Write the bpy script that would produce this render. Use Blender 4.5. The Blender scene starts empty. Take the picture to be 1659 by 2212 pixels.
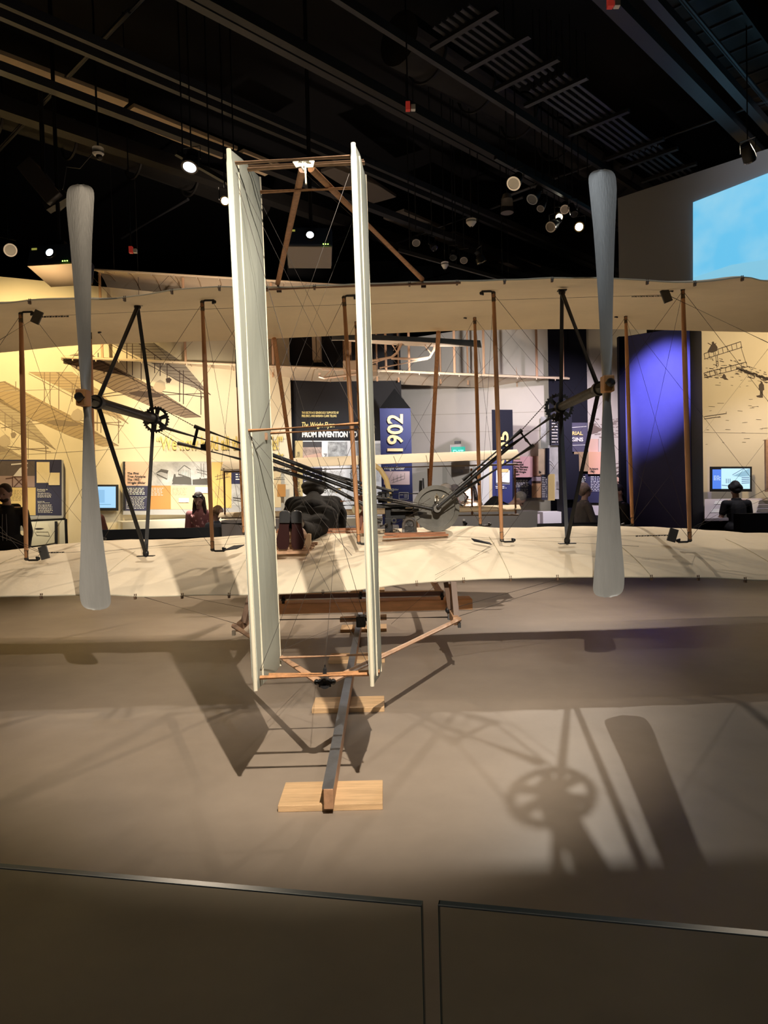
import bpy, bmesh, math, random
from mathutils import Vector, Matrix, noise
random.seed(7)
sc = bpy.context.scene
PI = math.pi
V = Vector
# ---------------------------------------------------------------- camera (eye 1.2 m above the raised platform the aircraft stands on)
FP, CX, CY = 1534.0, 829.5, 1106.0
CAM = V((0, 0, 1.2)); PITCH = math.atan(46 / FP); ROLL = 0.025
_F = V((0, math.cos(PITCH), -math.sin(PITCH))); _U0 = V((0, math.sin(PITCH), math.cos(PITCH))); _R0 = V((1, 0, 0))
_U = (_U0 * math.cos(ROLL) + _R0 * math.sin(ROLL)); _R = (_R0 * math.cos(ROLL) - _U0 * math.sin(ROLL))
cd = bpy.data.cameras.new('camera'); cam = bpy.data.objects.new('camera', cd); sc.collection.objects.link(cam)
cd.sensor_fit = 'HORIZONTAL'; cd.sensor_width = 36; cd.lens = FP / 1659 * 36; cd.clip_start = 0.05; cd.clip_end = 200
m = Matrix.Identity(4)
for i in range(3):
    m[i][0] = _R[i]; m[i][1] = _U[i]; m[i][2] = -_F[i]; m[i][3] = CAM[i]
cam.matrix_world = m; sc.camera = cam
# ---------------------------------------------------------------- view, world, lamps
sc.view_settings.view_transform = 'Standard'; sc.view_settings.look = 'None'
sc.view_settings.gamma = 1; sc.view_settings.use_curve_mapping = False
sc.view_settings.exposure = 0.9
w = bpy.data.worlds.new('world'); sc.world = w; w.use_nodes = True
w.node_tree.nodes['Background'].inputs[0].default_value = (0.55, 0.6, 0.8, 1)
w.node_tree.nodes['Background'].inputs[1].default_value = 0.008

def lamp(name, loc, aim, power, col=(1, .86, .68), ang=60, blend=.5, rad=.05):
    ld = bpy.data.lights.new(name, 'SPOT'); ld.energy = power; ld.color = col
    ld.spot_size = math.radians(ang); ld.spot_blend = blend; ld.shadow_soft_size = rad
    o = bpy.data.objects.new(name, ld); sc.collection.objects.link(o); o.location = loc
    o.rotation_euler = (V(aim) - V(loc)).to_track_quat('-Z', 'Y').to_euler()
    return o
WARM = (1, .82, .62); NEUT = (1, .88, .74); WHITE = (.95, .97, 1)
lamp('spot_front', (.42, .3, 3.35), (-.3, 4.0, .45), 680, NEUT, 52, .8, .02)
lamp('fill_near', (-.8, -.6, 4.6), (.1, 2.4, 0), 40, (1, .9, .75), 75, 1, .1)  # added fill for the dim floor by the glass, no fixture hangs there
lamp('spot_back_right', (2.58, 10.0, 4.72), (1.75, 5.0, .8), 270, NEUT, 42, .9, .03)
lamp('spot_back_wing', (2.3, 9.7, 4.84), (-1.1, 5.9, .9), 520, WARM, 38, .8, .03)
lamp('spot_back_far_right', (4.6, 8.6, 5.3), (2.6, 5.9, .9), 190, WARM, 60, .6, .04)
lamp('spot_back_left', (-2.6, 9.4, 5.3), (-1.2, 6.4, .6), 200, WARM, 70, .5, .05)
lamp('spot_front_left', (-2.7, 1.0, 4.9), (-1.7, 5.6, .6), 90, WARM, 56, .6, .04)
lamp('spot_front_right', (2.2, .6, 4.9), (.9, 4.6, 2.2), 70, (.85, .92, 1), 60, .6, .04)
lamp('wash_mural_left', (-4.6, 8.9, 4.6), (-5.7, 12.0, 2.6), 430, (1, .72, .32), 80, .8, .05)
lamp('wash_mural_mid', (-2.6, 10.0, 3.0), (-3.2, 13.0, 1.9), 230, (1, .84, .6), 80, .8, .05)
lamp('wash_column', (-1.0, 11.0, 3.0), (-1.0, 14, 1.3), 120, WHITE, 62, .8, .05)
lamp('wash_back', (.9, 10.4, 3.0), (1.3, 14.8, 2.2), 210, (1, .95, .9), 85, .8, .05)
lamp('wash_right', (3.0, 10.2, 3.2), (2.9, 13, 1.7), 260, (.98, .84, .95), 80, .8, .05)
lamp('wash_blue', (3.7, 8.6, 4.8), (4.38, 11.3, 2.62), 1100, (.46, .4, 1), 24, 1.0, .05)
lamp('wash_mural_right', (5.9, 9.6, 3.5), (6.1, 12.4, 2.9), 190, (1, .74, .42), 90, .9, .05)
lamp('wash_table_right', (5.6, 10.0, 4.4), (6.0, 11.8, .9), 130, (1, .92, .95), 60, .7, .05)
lamp('wash_canard', (0.6, 6.8, 5.2), (-.2, 8.9, 1.2), 60, WARM, 60, .6, .04)
lamp('wash_glider', (-2.2, 9.2, .9), (-1.0, 12.6, 4.2), 230, (1, .78, .6), 75, .8, .1)
lamp('wash_glider_right', (1.4, 11.6, .8), (2.2, 13.2, 3.4), 80, (1, .82, .72), 80, .8, .1)
lamp('fill_glider_upper', (-1.6, 9.2, 3.8), (-2.9, 12.4, 5.5), 110, (1, .8, .6), 60, .8, .1)  # added uplight without a fixture, brightens the underside of the glider's upper wing
lamp('case_light', (-5.3, 10.3, 1.5), (-5.3, 11.0, .7), 14, (1, .93, .75), 120, .8, .05)
lamp('table_fill', (-3.0, 11.3, 1.75), (-3.0, 12.0, .8), 60, (1, .93, .78), 130, .8, .05)  # added lamp with no fitting, lifts the white display table
lamp('spot_floor_back', (2.4, 10.4, 4.9), (.5, 7.2, 0), 620, (1, .84, .7), 46, .7, .03)
lamp('spot_floor_back_left', (-1.2, 10.4, 4.9), (-2.4, 7.3, 0), 300, WARM, 46, .7, .03)
lamp('wash_plinths', (1.3, 7.9, 3.1), (1.3, 10.5, .5), 70, NEUT, 70, .8, .05)
lamp('wash_plinths_left', (-2.4, 8.9, 4.6), (-2.6, 10.6, .5), 55, WARM, 80, .8, .05)
lamp('wash_screen', (4.9, 8.0, 5.6), (6.2, 11, 5.2), 20, WHITE, 80, .8, .1)
lamp('ceiling_bounce', (-3.5, 8.5, 3.0), (-5.2, 7.2, 6.5), 200, (1, .8, .55), 48, 1, .3)
lamp('ceiling_bounce_right', (3.5, 6.0, 3.2), (4.5, 5.5, 6.5), 12, (.7, .8, 1), 90, 1, .3)

# ---------------------------------------------------------------- pixel of the photograph -> point of the room
def ray(px, py): return _F + _R * ((px - CX) / FP) - _U * ((py - CY) / FP)
def P(px, py, D):
    d = ray(px, py); return CAM + d * (D / d.y)
def PZ(px, py, z):
    d = ray(px, py); return CAM + d * ((z - CAM.z) / d.z)
class Plane:                      # a vertical plane through two (pixel column, depth) points
    def __init__(s, pa, Da, pb, Db, y=1060):
        s.a = P(pa, y, Da); s.b = P(pb, y, Db); s.u = (s.b - s.a); s.u.z = 0; s.u.normalize()
        s.n = V((s.u.y, -s.u.x, 0))
        if s.n.y > 0: s.n = -s.n
    def at(s, px, py, off=0.0):
        d = ray(px, py); o = s.a + s.n * off
        return CAM + d * ((o - CAM).dot(s.n) / d.dot(s.n))

# ---------------------------------------------------------------- materials
MATS = {}
def mat(name, col, rough=.6, metal=0., var=0., scale=6., bump=0., bscale=60., emit=None, stretch=None, coat=0., spec=.5, two=None):
    if name in MATS: return MATS[name]
    mt = bpy.data.materials.new(name); mt.use_nodes = True; nt = mt.node_tree; b = nt.nodes['Principled BSDF']
    b.inputs['Base Color'].default_value = (*col, 1); b.inputs['Roughness'].default_value = rough; b.inputs['Metallic'].default_value = metal
    b.inputs['Specular IOR Level'].default_value = spec
    if coat: b.inputs['Coat Weight'].default_value = coat
    if emit: b.inputs['Emission Color'].default_value = (*emit[0], 1); b.inputs['Emission Strength'].default_value = emit[1]
    tc = None
    if var or bump:
        tc = nt.nodes.new('ShaderNodeTexCoord'); mp = nt.nodes.new('ShaderNodeMapping'); nt.links.new(tc.outputs['Object'], mp.inputs[0])
        if stretch: mp.inputs['Scale'].default_value = stretch
    if var:
        n = nt.nodes.new('ShaderNodeTexNoise'); n.inputs['Scale'].default_value = scale; n.inputs['Detail'].default_value = 6; n.inputs['Roughness'].default_value = .62
        nt.links.new(mp.outputs[0], n.inputs['Vector'])
        r = nt.nodes.new('ShaderNodeValToRGB'); r.color_ramp.elements[0].position = .3; r.color_ramp.elements[1].position = .72
        c2 = two or tuple(min(1, c * (1 + var)) for c in col); c1 = tuple(c * (1 - var) for c in col)
        r.color_ramp.elements[0].color = (*c1, 1); r.color_ramp.elements[1].color = (*c2, 1)
        nt.links.new(n.outputs['Fac'], r.inputs[0]); nt.links.new(r.outputs[0], b.inputs['Base Color'])
    if bump:
        n2 = nt.nodes.new('ShaderNodeTexNoise'); n2.inputs['Scale'].default_value = bscale; n2.inputs['Detail'].default_value = 4
        nt.links.new(mp.outputs[0], n2.inputs['Vector'])
        bp = nt.nodes.new('ShaderNodeBump'); bp.inputs['Strength'].default_value = bump; bp.inputs['Distance'].default_value = .01
        nt.links.new(n2.outputs['Fac'], bp.inputs['Height']); nt.links.new(bp.outputs[0], b.inputs['Normal'])
    MATS[name] = mt; return mt
muslin = mat('muslin', (.8, .7, .53), .85, var=.05, scale=3, bump=.25, bscale=18, spec=.2)
rudder_cloth = mat('rudder_cloth', (.4, .42, .36), .8, var=.05, scale=2.5, bump=.3, bscale=14, stretch=(1, 1, .25), spec=.25)
piping = mat('piping', (.62, .57, .43), .8)
spruce = mat('spruce', (.5, .25, .115), .45, var=.25, scale=9, stretch=(6, 6, .5), bump=.1)
ash = mat('ash', (.5, .3, .18), .5, var=.22, scale=9, stretch=(2, 2, 2), bump=.1)
redwood = mat('redwood', (.36, .15, .07), .4, var=.25, scale=8)
pine = mat('pine', (.58, .38, .2), .6, var=.22, scale=5, stretch=(1, 9, 9), bump=.15)
palewood = mat('palewood', (.66, .45, .28), .6, var=.12, scale=6)
black_metal = mat('black_metal', (.02, .02, .021), .42, .3, bump=.1)
dark_iron = mat('dark_iron', (.045, .044, .042), .5, .6, var=.4, scale=14, bump=.5, bscale=40)
flywheel_iron = mat('flywheel_iron', (.17, .165, .145), .42, .6, var=.25, scale=8)
wire_steel = mat('wire_steel', (.07, .06, .055), .5, .5)
silver = mat('silver_paint', (.42, .42, .4), .42, .25, var=.12, scale=3, stretch=(4, 4, .6), bump=.08, bscale=30)
steel_strip = mat('steel_strip', (.33, .36, .4), .38, .85, var=.15, scale=5, bump=.1)
brass = mat('brass', (.5, .36, .14), .35, .8)
floor_mat = mat('concrete_floor', (.27, .22, .172), .42, var=.16, scale=1.3, bump=.05, bscale=9, spec=.35)
visitor_floor = mat('visitor_floor', (.1, .09, .08), .6, var=.1)
black = mat('matte_black', (.008, .008, .009), .85, spec=.12)
charcoal = mat('charcoal', (.02, .02, .024), .7, spec=.2)
ceil_black = mat('ceiling_black', (.011, .011, .013), .75, spec=.2)
duct_mat = mat('duct_paint', (.022, .02, .019), .55, .2, var=.2)
pipe_mat = mat('pipe_paint', (.04, .04, .046), .5, .2)
wall_paint = mat('wall_paint', (.62, .58, .53), .75, var=.03, scale=2)
cream_wall = mat('cream_wall', (.74, .66, .5), .8, var=.05, scale=1.2)
navy = mat('navy_paint', (.02, .03, .14), .55)
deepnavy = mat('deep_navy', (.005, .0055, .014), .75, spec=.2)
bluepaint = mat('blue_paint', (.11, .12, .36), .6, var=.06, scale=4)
greybox = mat('grey_laminate', (.36, .365, .39), .55)
greywall = mat('grey_wall', (.3, .31, .34), .7)
white = mat('white_print', (.82, .82, .84), .6)
gold = mat('gold_letters', (.75, .6, .2), .4, .1)
white_letters = mat('white_letters', (.85, .85, .82), .5)
black_ink = mat('black_ink', (.03, .025, .025), .6)
grey_ink = mat('grey_ink', (.3, .28, .26), .6)

# ---------------------------------------------------------------- mesh building
COL = sc.collection
def empty(name, loc, label=None, cat=None, group=None, kind=None):
    o = bpy.data.objects.new(name, None); o.empty_display_size = .1; COL.objects.link(o); o.location = loc
    tag(o, label, cat, group, kind); return o
def tag(o, label=None, cat=None, group=None, kind=None):
    if label: o['label'] = label
    if cat: o['category'] = cat
    if group: o['group'] = group
    if kind: o['kind'] = kind
    return o
def rootloc(o):
    t = V((0, 0, 0))
    while o: t += o.location; o = o.parent
    return t
def frame(d):
    d = d.normalized(); up = V((0, 0, 1)) if abs(d.z) < .95 else V((0, 1, 0))
    x = d.cross(up).normalized(); return x, x.cross(d).normalized()
class M:
    def __init__(s): s.v = []; s.f = []; s.mi = []
    def add(s, vs, fs, mi=0):
        n = len(s.v); s.v += [V(p) for p in vs]; s.f += [tuple(i + n for i in f) for f in fs]; s.mi += [mi] * len(fs); return s
    def hexa(s, a, b, mi=0):        # two corresponding 4-point rings
        return s.add(list(a) + list(b), [(3, 2, 1, 0), (4, 5, 6, 7), (0, 1, 5, 4), (1, 2, 6, 5), (2, 3, 7, 6), (3, 0, 4, 7)], mi)
    def box(s, c, sx, sy, sz, rz=0, mi=0, rot=None):
        c = V(c); R = rot or Matrix.Rotation(rz, 3, 'Z'); pts = []
        for z in (-.5, .5):
            for x, y in ((-.5, -.5), (.5, -.5), (.5, .5), (-.5, .5)): pts.append(c + R @ V((x * sx, y * sy, z * sz)))
        return s.hexa(pts[:4], pts[4:], mi)
    def beam(s, a, b, w, h, mi=0, up=None):
        a, b = V(a), V(b); d = (b - a).normalized(); up = up or (V((0, 0, 1)) if abs(d.z) < .9 else V((0, 1, 0)))
        x = d.cross(up).normalized(); y = x.cross(d)
        r = [(-.5, -.5), (.5, -.5), (.5, .5), (-.5, .5)]
        return s.hexa([a + x * i * w + y * j * h for i, j in r], [b + x * i * w + y * j * h for i, j in r], mi)
    def tube(s, pts, r, n=10, mi=0, cap=True, ell=None):
        pts = [V(p) for p in pts]; rs = r if isinstance(r, (list, tuple)) else [r] * len(pts); vs = []; fs = []
        x = None
        for i, p in enumerate(pts):
            d = (pts[min(i + 1, len(pts) - 1)] - pts[max(i - 1, 0)]).normalized()
            if x is None: x, y = frame(d)
            else:
                x = (x - d * x.dot(d)).normalized(); y = d.cross(x)
            for k in range(n):
                a = 2 * PI * k / n; e = ell or (1, 1)
                vs.append(p + x * math.cos(a) * rs[i] * e[0] + y * math.sin(a) * rs[i] * e[1])
        for i in range(len(pts) - 1):
            for k in range(n):
                a = i * n + k; b = i * n + (k + 1) % n; fs.append((a, b, b + n, a + n))
        if cap: fs.append(tuple(range(n - 1, -1, -1))); fs.append(tuple(range((len(pts) - 1) * n, len(pts) * n)))
        return s.add(vs, fs, mi)
    def ell(s, c, rx, ry, rz, rot=None, nu=14, nv=9, mi=0):
        c = V(c); vs = [V((0, 0, rz))]; fs = []
        for j in range(1, nv):
            t = PI * j / nv
            for i in range(nu):
                a = 2 * PI * i / nu; vs.append(V((rx * math.sin(t) * math.cos(a), ry * math.sin(t) * math.sin(a), rz * math.cos(t))))
        vs.append(V((0, 0, -rz))); L = len(vs) - 1
        for i in range(nu):
            fs.append((0, 1 + i, 1 + (i + 1) % nu)); q = 1 + (nv - 2) * nu; fs.append((L, q + (i + 1) % nu, q + i))
        for j in range(nv - 2):
            for i in range(nu):
                a = 1 + j * nu + i; b = 1 + j * nu + (i + 1) % nu; fs.append((a, a + nu, b + nu, b))
        if rot is not None: vs = [rot @ p for p in vs]
        return s.add([c + p for p in vs], fs, mi)
    def cap(s, a, b, ra, rb, n=12):   # tapered capsule, closed
        a, b = V(a), V(b); L = (b - a).length
        if L < 1e-6: return s.ell(a, ra, ra, ra)
        d = (b - a) / L; pts = []; rs = []
        for k in range(4): t = PI / 2 * (1 - k / 4); pts.append(a - d * ra * math.sin(t)); rs.append(max(ra * math.cos(t), 1e-4))
        pts.append(a); rs.append(ra); pts.append(b); rs.append(rb)
        for k in range(1, 5): t = PI / 2 * k / 4; pts.append(b + d * rb * math.sin(t)); rs.append(max(rb * math.cos(t), 1e-4))
        return s.tube(pts, rs, n)
    def disc(s, c, axis, r, th, n=28, mi=0, r2=None):
        a = V(axis).normalized(); return s.tube([V(c) - a * th / 2, V(c) + a * th / 2], [r, r if r2 is None else r2], n, mi)
    def ring(s, c, axis, ro, ri, th, n=32, mi=0):
        ax = V(axis).normalized(); x, y = frame(ax); c = V(c); vs = []; fs = []
        for k in range(n):
            a = 2 * PI * k / n; d = x * math.cos(a) + y * math.sin(a)
            vs += [c + d * ro - ax * th / 2, c + d * ro + ax * th / 2, c + d * ri + ax * th / 2, c + d * ri - ax * th / 2]
        for k in range(n):
            p = 4 * k; q = 4 * ((k + 1) % n)
            for j in range(4): fs.append((p + j, p + (j + 1) % 4, q + (j + 1) % 4, q + j))
        return s.add(vs, fs, mi)
    def prism(s, poly, ext, mi=0):
        n = len(poly); a = [V(p) for p in poly]; b = [p + V(ext) for p in a]
        return s.add(a + b, [tuple(range(n - 1, -1, -1)), tuple(range(n, 2 * n))] + [(i, (i + 1) % n, (i + 1) % n + n, i + n) for i in range(n)], mi)
    def obj(s, name, mt, parent=None, smooth=False, label=None, cat=None, group=None, kind=None, mods=None, bevel=0):
        me = bpy.data.meshes.new(name)
        if parent: o0 = rootloc(parent)
        else:
            xs = [p.x for p in s.v]; ys = [p.y for p in s.v]; zs = [p.z for p in s.v]
            o0 = V(((min(xs) + max(xs)) / 2, (min(ys) + max(ys)) / 2, min(zs)))
        me.from_pydata([p - o0 for p in s.v], [], s.f)
        for mm in (mt if isinstance(mt, (list, tuple)) else [mt]): me.materials.append(mm)
        for pl, i in zip(me.polygons, s.mi): pl.material_index = i
        bm = bmesh.new(); bm.from_mesh(me); bmesh.ops.recalc_face_normals(bm, faces=bm.faces); bm.to_mesh(me); bm.free()
        if smooth:
            for pl in me.polygons: pl.use_smooth = True
            try: me.set_sharp_from_angle(angle=math.radians(smooth if smooth > 1 else 45))
            except Exception: pass
        o = bpy.data.objects.new(name, me); COL.objects.link(o)
        if parent: o.parent = parent
        else: o.location = o0
        if bevel:
            bv = o.modifiers.new('bevel', 'BEVEL'); bv.width = bevel; bv.segments = 2; bv.limit_method = 'ANGLE'
        tag(o, label, cat, group, kind); return o
def voxel(o, size, smooth=4):
    r = o.modifiers.new('remesh', 'REMESH'); r.mode = 'VOXEL'; r.voxel_size = size; r.use_smooth_shade = True
    if smooth: sm = o.modifiers.new('smooth', 'SMOOTH'); sm.iterations = smooth; sm.factor = .5
    return o
def crom(xs, ys, x):
    if x <= xs[0]: return ys[0]
    if x >= xs[-1]: return ys[-1]
    i = max(k for k in range(len(xs) - 1) if xs[k] <= x)
    t = (x - xs[i]) / (xs[i + 1] - xs[i]); h = xs[i + 1] - xs[i]
    def sl(k):
        if k <= 0 or k >= len(xs) - 1: return 0
        return (ys[k + 1] - ys[k - 1]) / (xs[k + 1] - xs[k - 1])
    a, b = ys[i], ys[i + 1]; ma, mb = sl(i) * h, sl(i + 1) * h
    return (2 * t ** 3 - 3 * t * t + 1) * a + (t ** 3 - 2 * t * t + t) * ma + (-2 * t ** 3 + 3 * t * t) * b + (t ** 3 - t * t) * mb
def lerp(a, b, t): return a + (b - a) * t

# text as mesh, fitted to a rectangle of a plane
def text_verts(txt, off=0.0, shear=0.0, ext=.0, spacing=1.0):
    cu = bpy.data.curves.new('t', 'FONT'); cu.body = txt; cu.offset = off; cu.shear = shear; cu.extrude = ext; cu.resolution_u = 3; cu.space_character = spacing
    ob = bpy.data.objects.new('t', cu); COL.objects.link(ob); bpy.context.view_layer.update()
    me = bpy.data.meshes.new_from_object(ob); vs = [v.co.copy() for v in me.vertices]; fs = [tuple(p.vertices) for p in me.polygons]
    bpy.data.objects.remove(ob); bpy.data.curves.remove(cu); bpy.data.meshes.remove(me); return vs, fs
def text_on(plane, rect, txt, mt, parent, name='lettering', off=.0, shear=0., depth=.006, rot=0, lift=.004, label=None):
    vs, fs = text_verts(txt, off, shear, .5)
    x0 = min(v.x for v in vs); x1 = max(v.x for v in vs); y0 = min(v.y for v in vs); y1 = max(v.y for v in vs)
    A = [plane.at(rect[0], rect[1], lift), plane.at(rect[2], rect[1], lift), plane.at(rect[2], rect[3], lift), plane.at(rect[0], rect[3], lift)]
    out = []
    for v in vs:
        a = (v.x - x0) / (x1 - x0); b = (y1 - v.y) / (y1 - y0)
        if rot == 90: a, b = b, 1 - a
        top = A[0].lerp(A[1], a); bot = A[3].lerp(A[2], a)
        out.append(top.lerp(bot, b) + plane.n * (depth * (v.z + .5)))
    g = M(); g.add(out, fs); return g.obj(name, mt, parent, label=label)
# ================================================================= SETTING
def struct(g, name, mt, parent=None, **k): return g.obj(name, mt, parent, kind='structure' if not parent else None, **k)
g = M(); g.box((0, 5.95, -.2), 26, 9.3, .4); struct(g, 'floor', floor_mat)
g = M(); g.box((0, 4, -.46), 34, 34, .1); struct(g, 'floor_lower', visitor_floor)
g = M(); g.box((0, 4, 7.6), 34, 34, .1); struct(g, 'ceiling', ceil_black)
for nm, c, sx, sy in (('wall_back', (0, 20.5, 3.5), 34, .2), ('wall_front', (0, -12.5, 3.5), 34, .2), ('wall_outer_left', (-16.5, 4, 3.5), .2, 34), ('wall_outer_right', (16.5, 4, 3.5), .2, 34)):
    g = M(); g.box(c, sx, sy, 8.2); struct(g, nm, ceil_black)

def wallseg(name, pl, px0, px1, ztop, mt, th=.15, zbot=-.4, ext0=0, ext1=0):
    a = pl.at(px0, 1060); b = pl.at(px1, 1060); a.z = b.z = 0; d = (b - a).normalized(); a -= d * ext0; b += d * ext1
    g = M(); n = pl.n * -th
    g.hexa([a + V((0, 0, zbot)), b + V((0, 0, zbot)), b + n + V((0, 0, zbot)), a + n + V((0, 0, zbot))],
           [a + V((0, 0, ztop)), b + V((0, 0, ztop)), b + n + V((0, 0, ztop)), a + n + V((0, 0, ztop))])
    return struct(g, name, mt)
PL_L = Plane(0, 11.3, 634, 13.5); PL_C = Plane(634, 13.75, 870, 13.75); PL_G = Plane(870, 15.3, 1189, 13.6)
PL_D = Plane(1189, 13.2, 1272, 13.0); PL_P = Plane(1272, 13.05, 1345, 12.8); PL_B = Plane(1352, 11.6, 1495, 10.9)
PL_R = Plane(1495, 12.9, 1659, 12.2); PL_S = Plane(1343, 11.2, 1659, 9.7)
wall_l = wallseg('wall_left', PL_L, 0, 634, 4.74, cream_wall, ext0=4)
wall_c = wallseg('wall_center', PL_C, 634, 872, 5.6, charcoal)
wall_g = wallseg('wall_gallery', PL_G, 850, 1189, 4.42, wall_paint)
wall_d = wallseg('wall_dark', PL_D, 1189, 1272, 4.3, deepnavy)
wall_p = wallseg('wall_portal', PL_P, 1272, 1400, 4.3, wall_paint)
wall_r = wallseg('wall_right', PL_R, 1490, 1659, 3.95, cream_wall, ext1=4)
wall_s = wallseg('wall_screen', PL_S, 1344, 1659, 5.66, greywall, zbot=4.05, ext1=2.5)
# dark reveal at the left end of the screen wall
a = PL_S.at(1330, 1060); g = M(); g.box((a.x, a.y + .3, 5.2), .12, .5, 2.4); struct(g, 'trim_1', black)
# wall panel joints
def joint(pl, x0, y0, x1, y1, parent, th=.008):
    g = M(); g.beam(pl.at(x0, y0, .001), pl.at(x1, y1, .001), .006, th); return g.obj('joint', mat('joint', (.4, .36, .3), .8), parent)
joint(PL_L, 0, 985, 620, 948, wall_l); joint(PL_G, 885, 897, 1189, 889, wall_g); joint(PL_G, 885, 935, 1189, 930, wall_g); joint(PL_R, 1522, 934, 1659, 936, wall_r); joint(PL_L, 0, 845, 200, 838, wall_l)

# ---- prints on the walls: flat shapes laid on a wall plane
def poly_on(g, pl, pts, off=.003, mi=0): g.add([pl.at(x, y, off) for x, y in pts], [tuple(range(len(pts)))], mi)
def line_on(g, pl, x0, y0, x1, y1, w=1.2, off=.004, mi=0):
    dx, dy = x1 - x0, y1 - y0; L = math.hypot(dx, dy) or 1; nx, ny = -dy / L * w / 2, dx / L * w / 2
    poly_on(g, pl, [(x0 + nx, y0 + ny), (x1 + nx, y1 + ny), (x1 - nx, y1 - ny), (x0 - nx, y0 - ny)], off, mi)
def glider_print(ox, oy, dark, fab, fab2, nm):
    g = M(); T = lambda pts: [(x + ox, y + oy) for x, y in pts]
    # lower wing, front to tip, and upper wing
    low0 = [(132, 774), (190, 762), (262, 800), (330, 835), (434, 901), (400, 903), (330, 880), (250, 845), (185, 812)]
    up0 = [(240, 742), (335, 742), (395, 783), (455, 853), (425, 838), (405, 832), (380, 822), (330, 786)]
    poly_on(g, PL_L, T(low0), .003, 1); poly_on(g, PL_L, T(up0), .003, 2)
    def seg(pts, t):
        L = [math.dist(pts[k], pts[k + 1]) for k in range(len(pts) - 1)]; d = t * sum(L)
        for k, l in enumerate(L):
            if d <= l or k == len(L) - 1: u = d / l; return (lerp(pts[k][0], pts[k + 1][0], u), lerp(pts[k][1], pts[k + 1][1], u))
            d -= l
    for i in range(27):
        t = i / 27; a = seg([(190, 762), (262, 800), (330, 835), (434, 901)], t); b = seg([(132, 774), (185, 812), (250, 845), (330, 880), (400, 903)], t); c = (lerp(a[0], b[0], .5), lerp(a[1], b[1], .5) - 3)
        line_on(g, PL_L, a[0] + ox, a[1] + oy, c[0] + ox, c[1] + oy, 1.0, .0045); line_on(g, PL_L, c[0] + ox, c[1] + oy, b[0] + ox, b[1] + oy, 1.0, .0045)
    for i in range(15):
        t = i / 15; a = seg([(335, 742), (395, 783), (455, 853)], t); b = seg([(240, 742), (330, 786), (405, 832), (425, 838)], t); line_on(g, PL_L, a[0] + ox, a[1] + oy, b[0] + ox, b[1] + oy, .9, .0045)
    for l in ((185, 762, 434, 901, 2), (132, 774, 190, 762, 1.6), (132, 776, 250, 846, 1.2), (300, 742, 455, 853, 2), (240, 745, 400, 830, 1.2),
              (345, 845, 445, 858, 1.6), (350, 853, 440, 850, 1.4), (205, 855, 300, 838, 1.3), (180, 862, 320, 846, 1.2), (420, 836, 440, 850, 1.2), (430, 830, 436, 862, 1.1)):
        line_on(g, PL_L, l[0] + ox, l[1] + oy, l[2] + ox, l[3] + oy, l[4], .005)
    for x, y0, y1 in ((212, 762, 782), (274, 742, 806), (286, 742, 811), (305, 742, 822), (334, 765, 806), (346, 775, 812), (361, 780, 828), (388, 800, 868), (396, 800, 873), (434, 846, 896)):
        line_on(g, PL_L, x + ox, y0 + oy, x + ox, y1 + oy, 1.8, .005)
    # dark cradle and prone pilot
    poly_on(g, PL_L, T([(278, 848), (300, 844), (322, 847), (352, 852), (345, 858), (322, 859), (300, 857), (283, 852)]), .0055)
    poly_on(g, PL_L, T([(330, 838), (336, 826), (346, 820), (356, 826), (358, 840), (348, 848), (338, 846)]), .0055, 3)
    poly_on(g, PL_L, T([(358, 818), (366, 815), (371, 820), (366, 828), (359, 825)]), .006)
    return g.obj(nm, [dark, fab, fab2, mat('print_shirt', (.5, .42, .32), .8)], wall_l)
glider_print(0, 0, mat('print_dark', (.06, .04, .035), .8), mat('print_wing', (.22, .165, .125), .8), mat('print_wing_b', (.27, .235, .2), .8), 'mural_print')
glider_print(-178, 62, mat('print_dark_b', (.25, .19, .13), .8), mat('print_wing_c', (.42, .32, .19), .8), mat('print_wing_d', (.46, .36, .23), .8), 'mural_print')
glider_print(-335, 118, mat('print_dark_c', (.3, .24, .18), .8), mat('print_wing_e', (.4, .33, .23), .8), mat('print_wing_f', (.45, .38, .27), .8), 'mural_print')
# quotation in raised gold letters
text_on(PL_L, (338, 942, 610, 972), '\u201cWe now hold all the records!\u201d', gold, wall_l, depth=.03, off=.015, lift=.02)
text_on(PL_L, (520, 978, 612, 992), 'Wilbur Wright', gold, wall_l, depth=.03, off=.012, lift=.02, shear=.15)
# right hand mural: dune with a glider and figures
g = M(); R = PL_R
dk = mat('print_ink', (.09, .07, .06), .8); sand = mat('print_sand', (.5, .42, .32), .8)
for (x0, y0, x1, y1, h) in ((1521, 764, 1600, 738, 12), (1521, 806, 1612, 782, 10)):
    line_on(g, R, x0, y0, x1, y1, 1.6); line_on(g, R, x0, y0 + h, x1 + 4, y1 + h, 1.4)
    for k in range(9): t = k / 8; xx = lerp(x0, x1, t); yy = lerp(y0, y1, t); line_on(g, R, xx, yy, xx + 2, yy + h, 1.1)
for l in ((1545, 760, 1549, 795), (1600, 748, 1612, 786), (1549, 765, 1552, 790)): line_on(g, R, *l, 1)
poly_on(g, R, [(1528, 760), (1533, 751), (1537, 744), (1541, 740), (1546, 744), (1550, 750), (1549, 758), (1538, 762)])
line_on(g, R, 1529, 741, 1538, 746, 1.5); line_on(g, R, 1547, 741, 1542, 746, 1.5)
poly_on(g, R, [(1537, 741), (1539, 738), (1542, 738), (1543, 742), (1540, 745)])
random.seed(3)
for k in range(120):
    x = random.uniform(1521, 1659); base = 792 + max(0, (x - 1590)) * .35; y = base + random.uniform(-22, 30) * (1 if x < 1600 else .5); L = random.uniform(2, 9)
    line_on(g, R, x, y, min(1659, x + L), y + random.uniform(-.5, 2.5), random.uniform(.6, 1.8))
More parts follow.
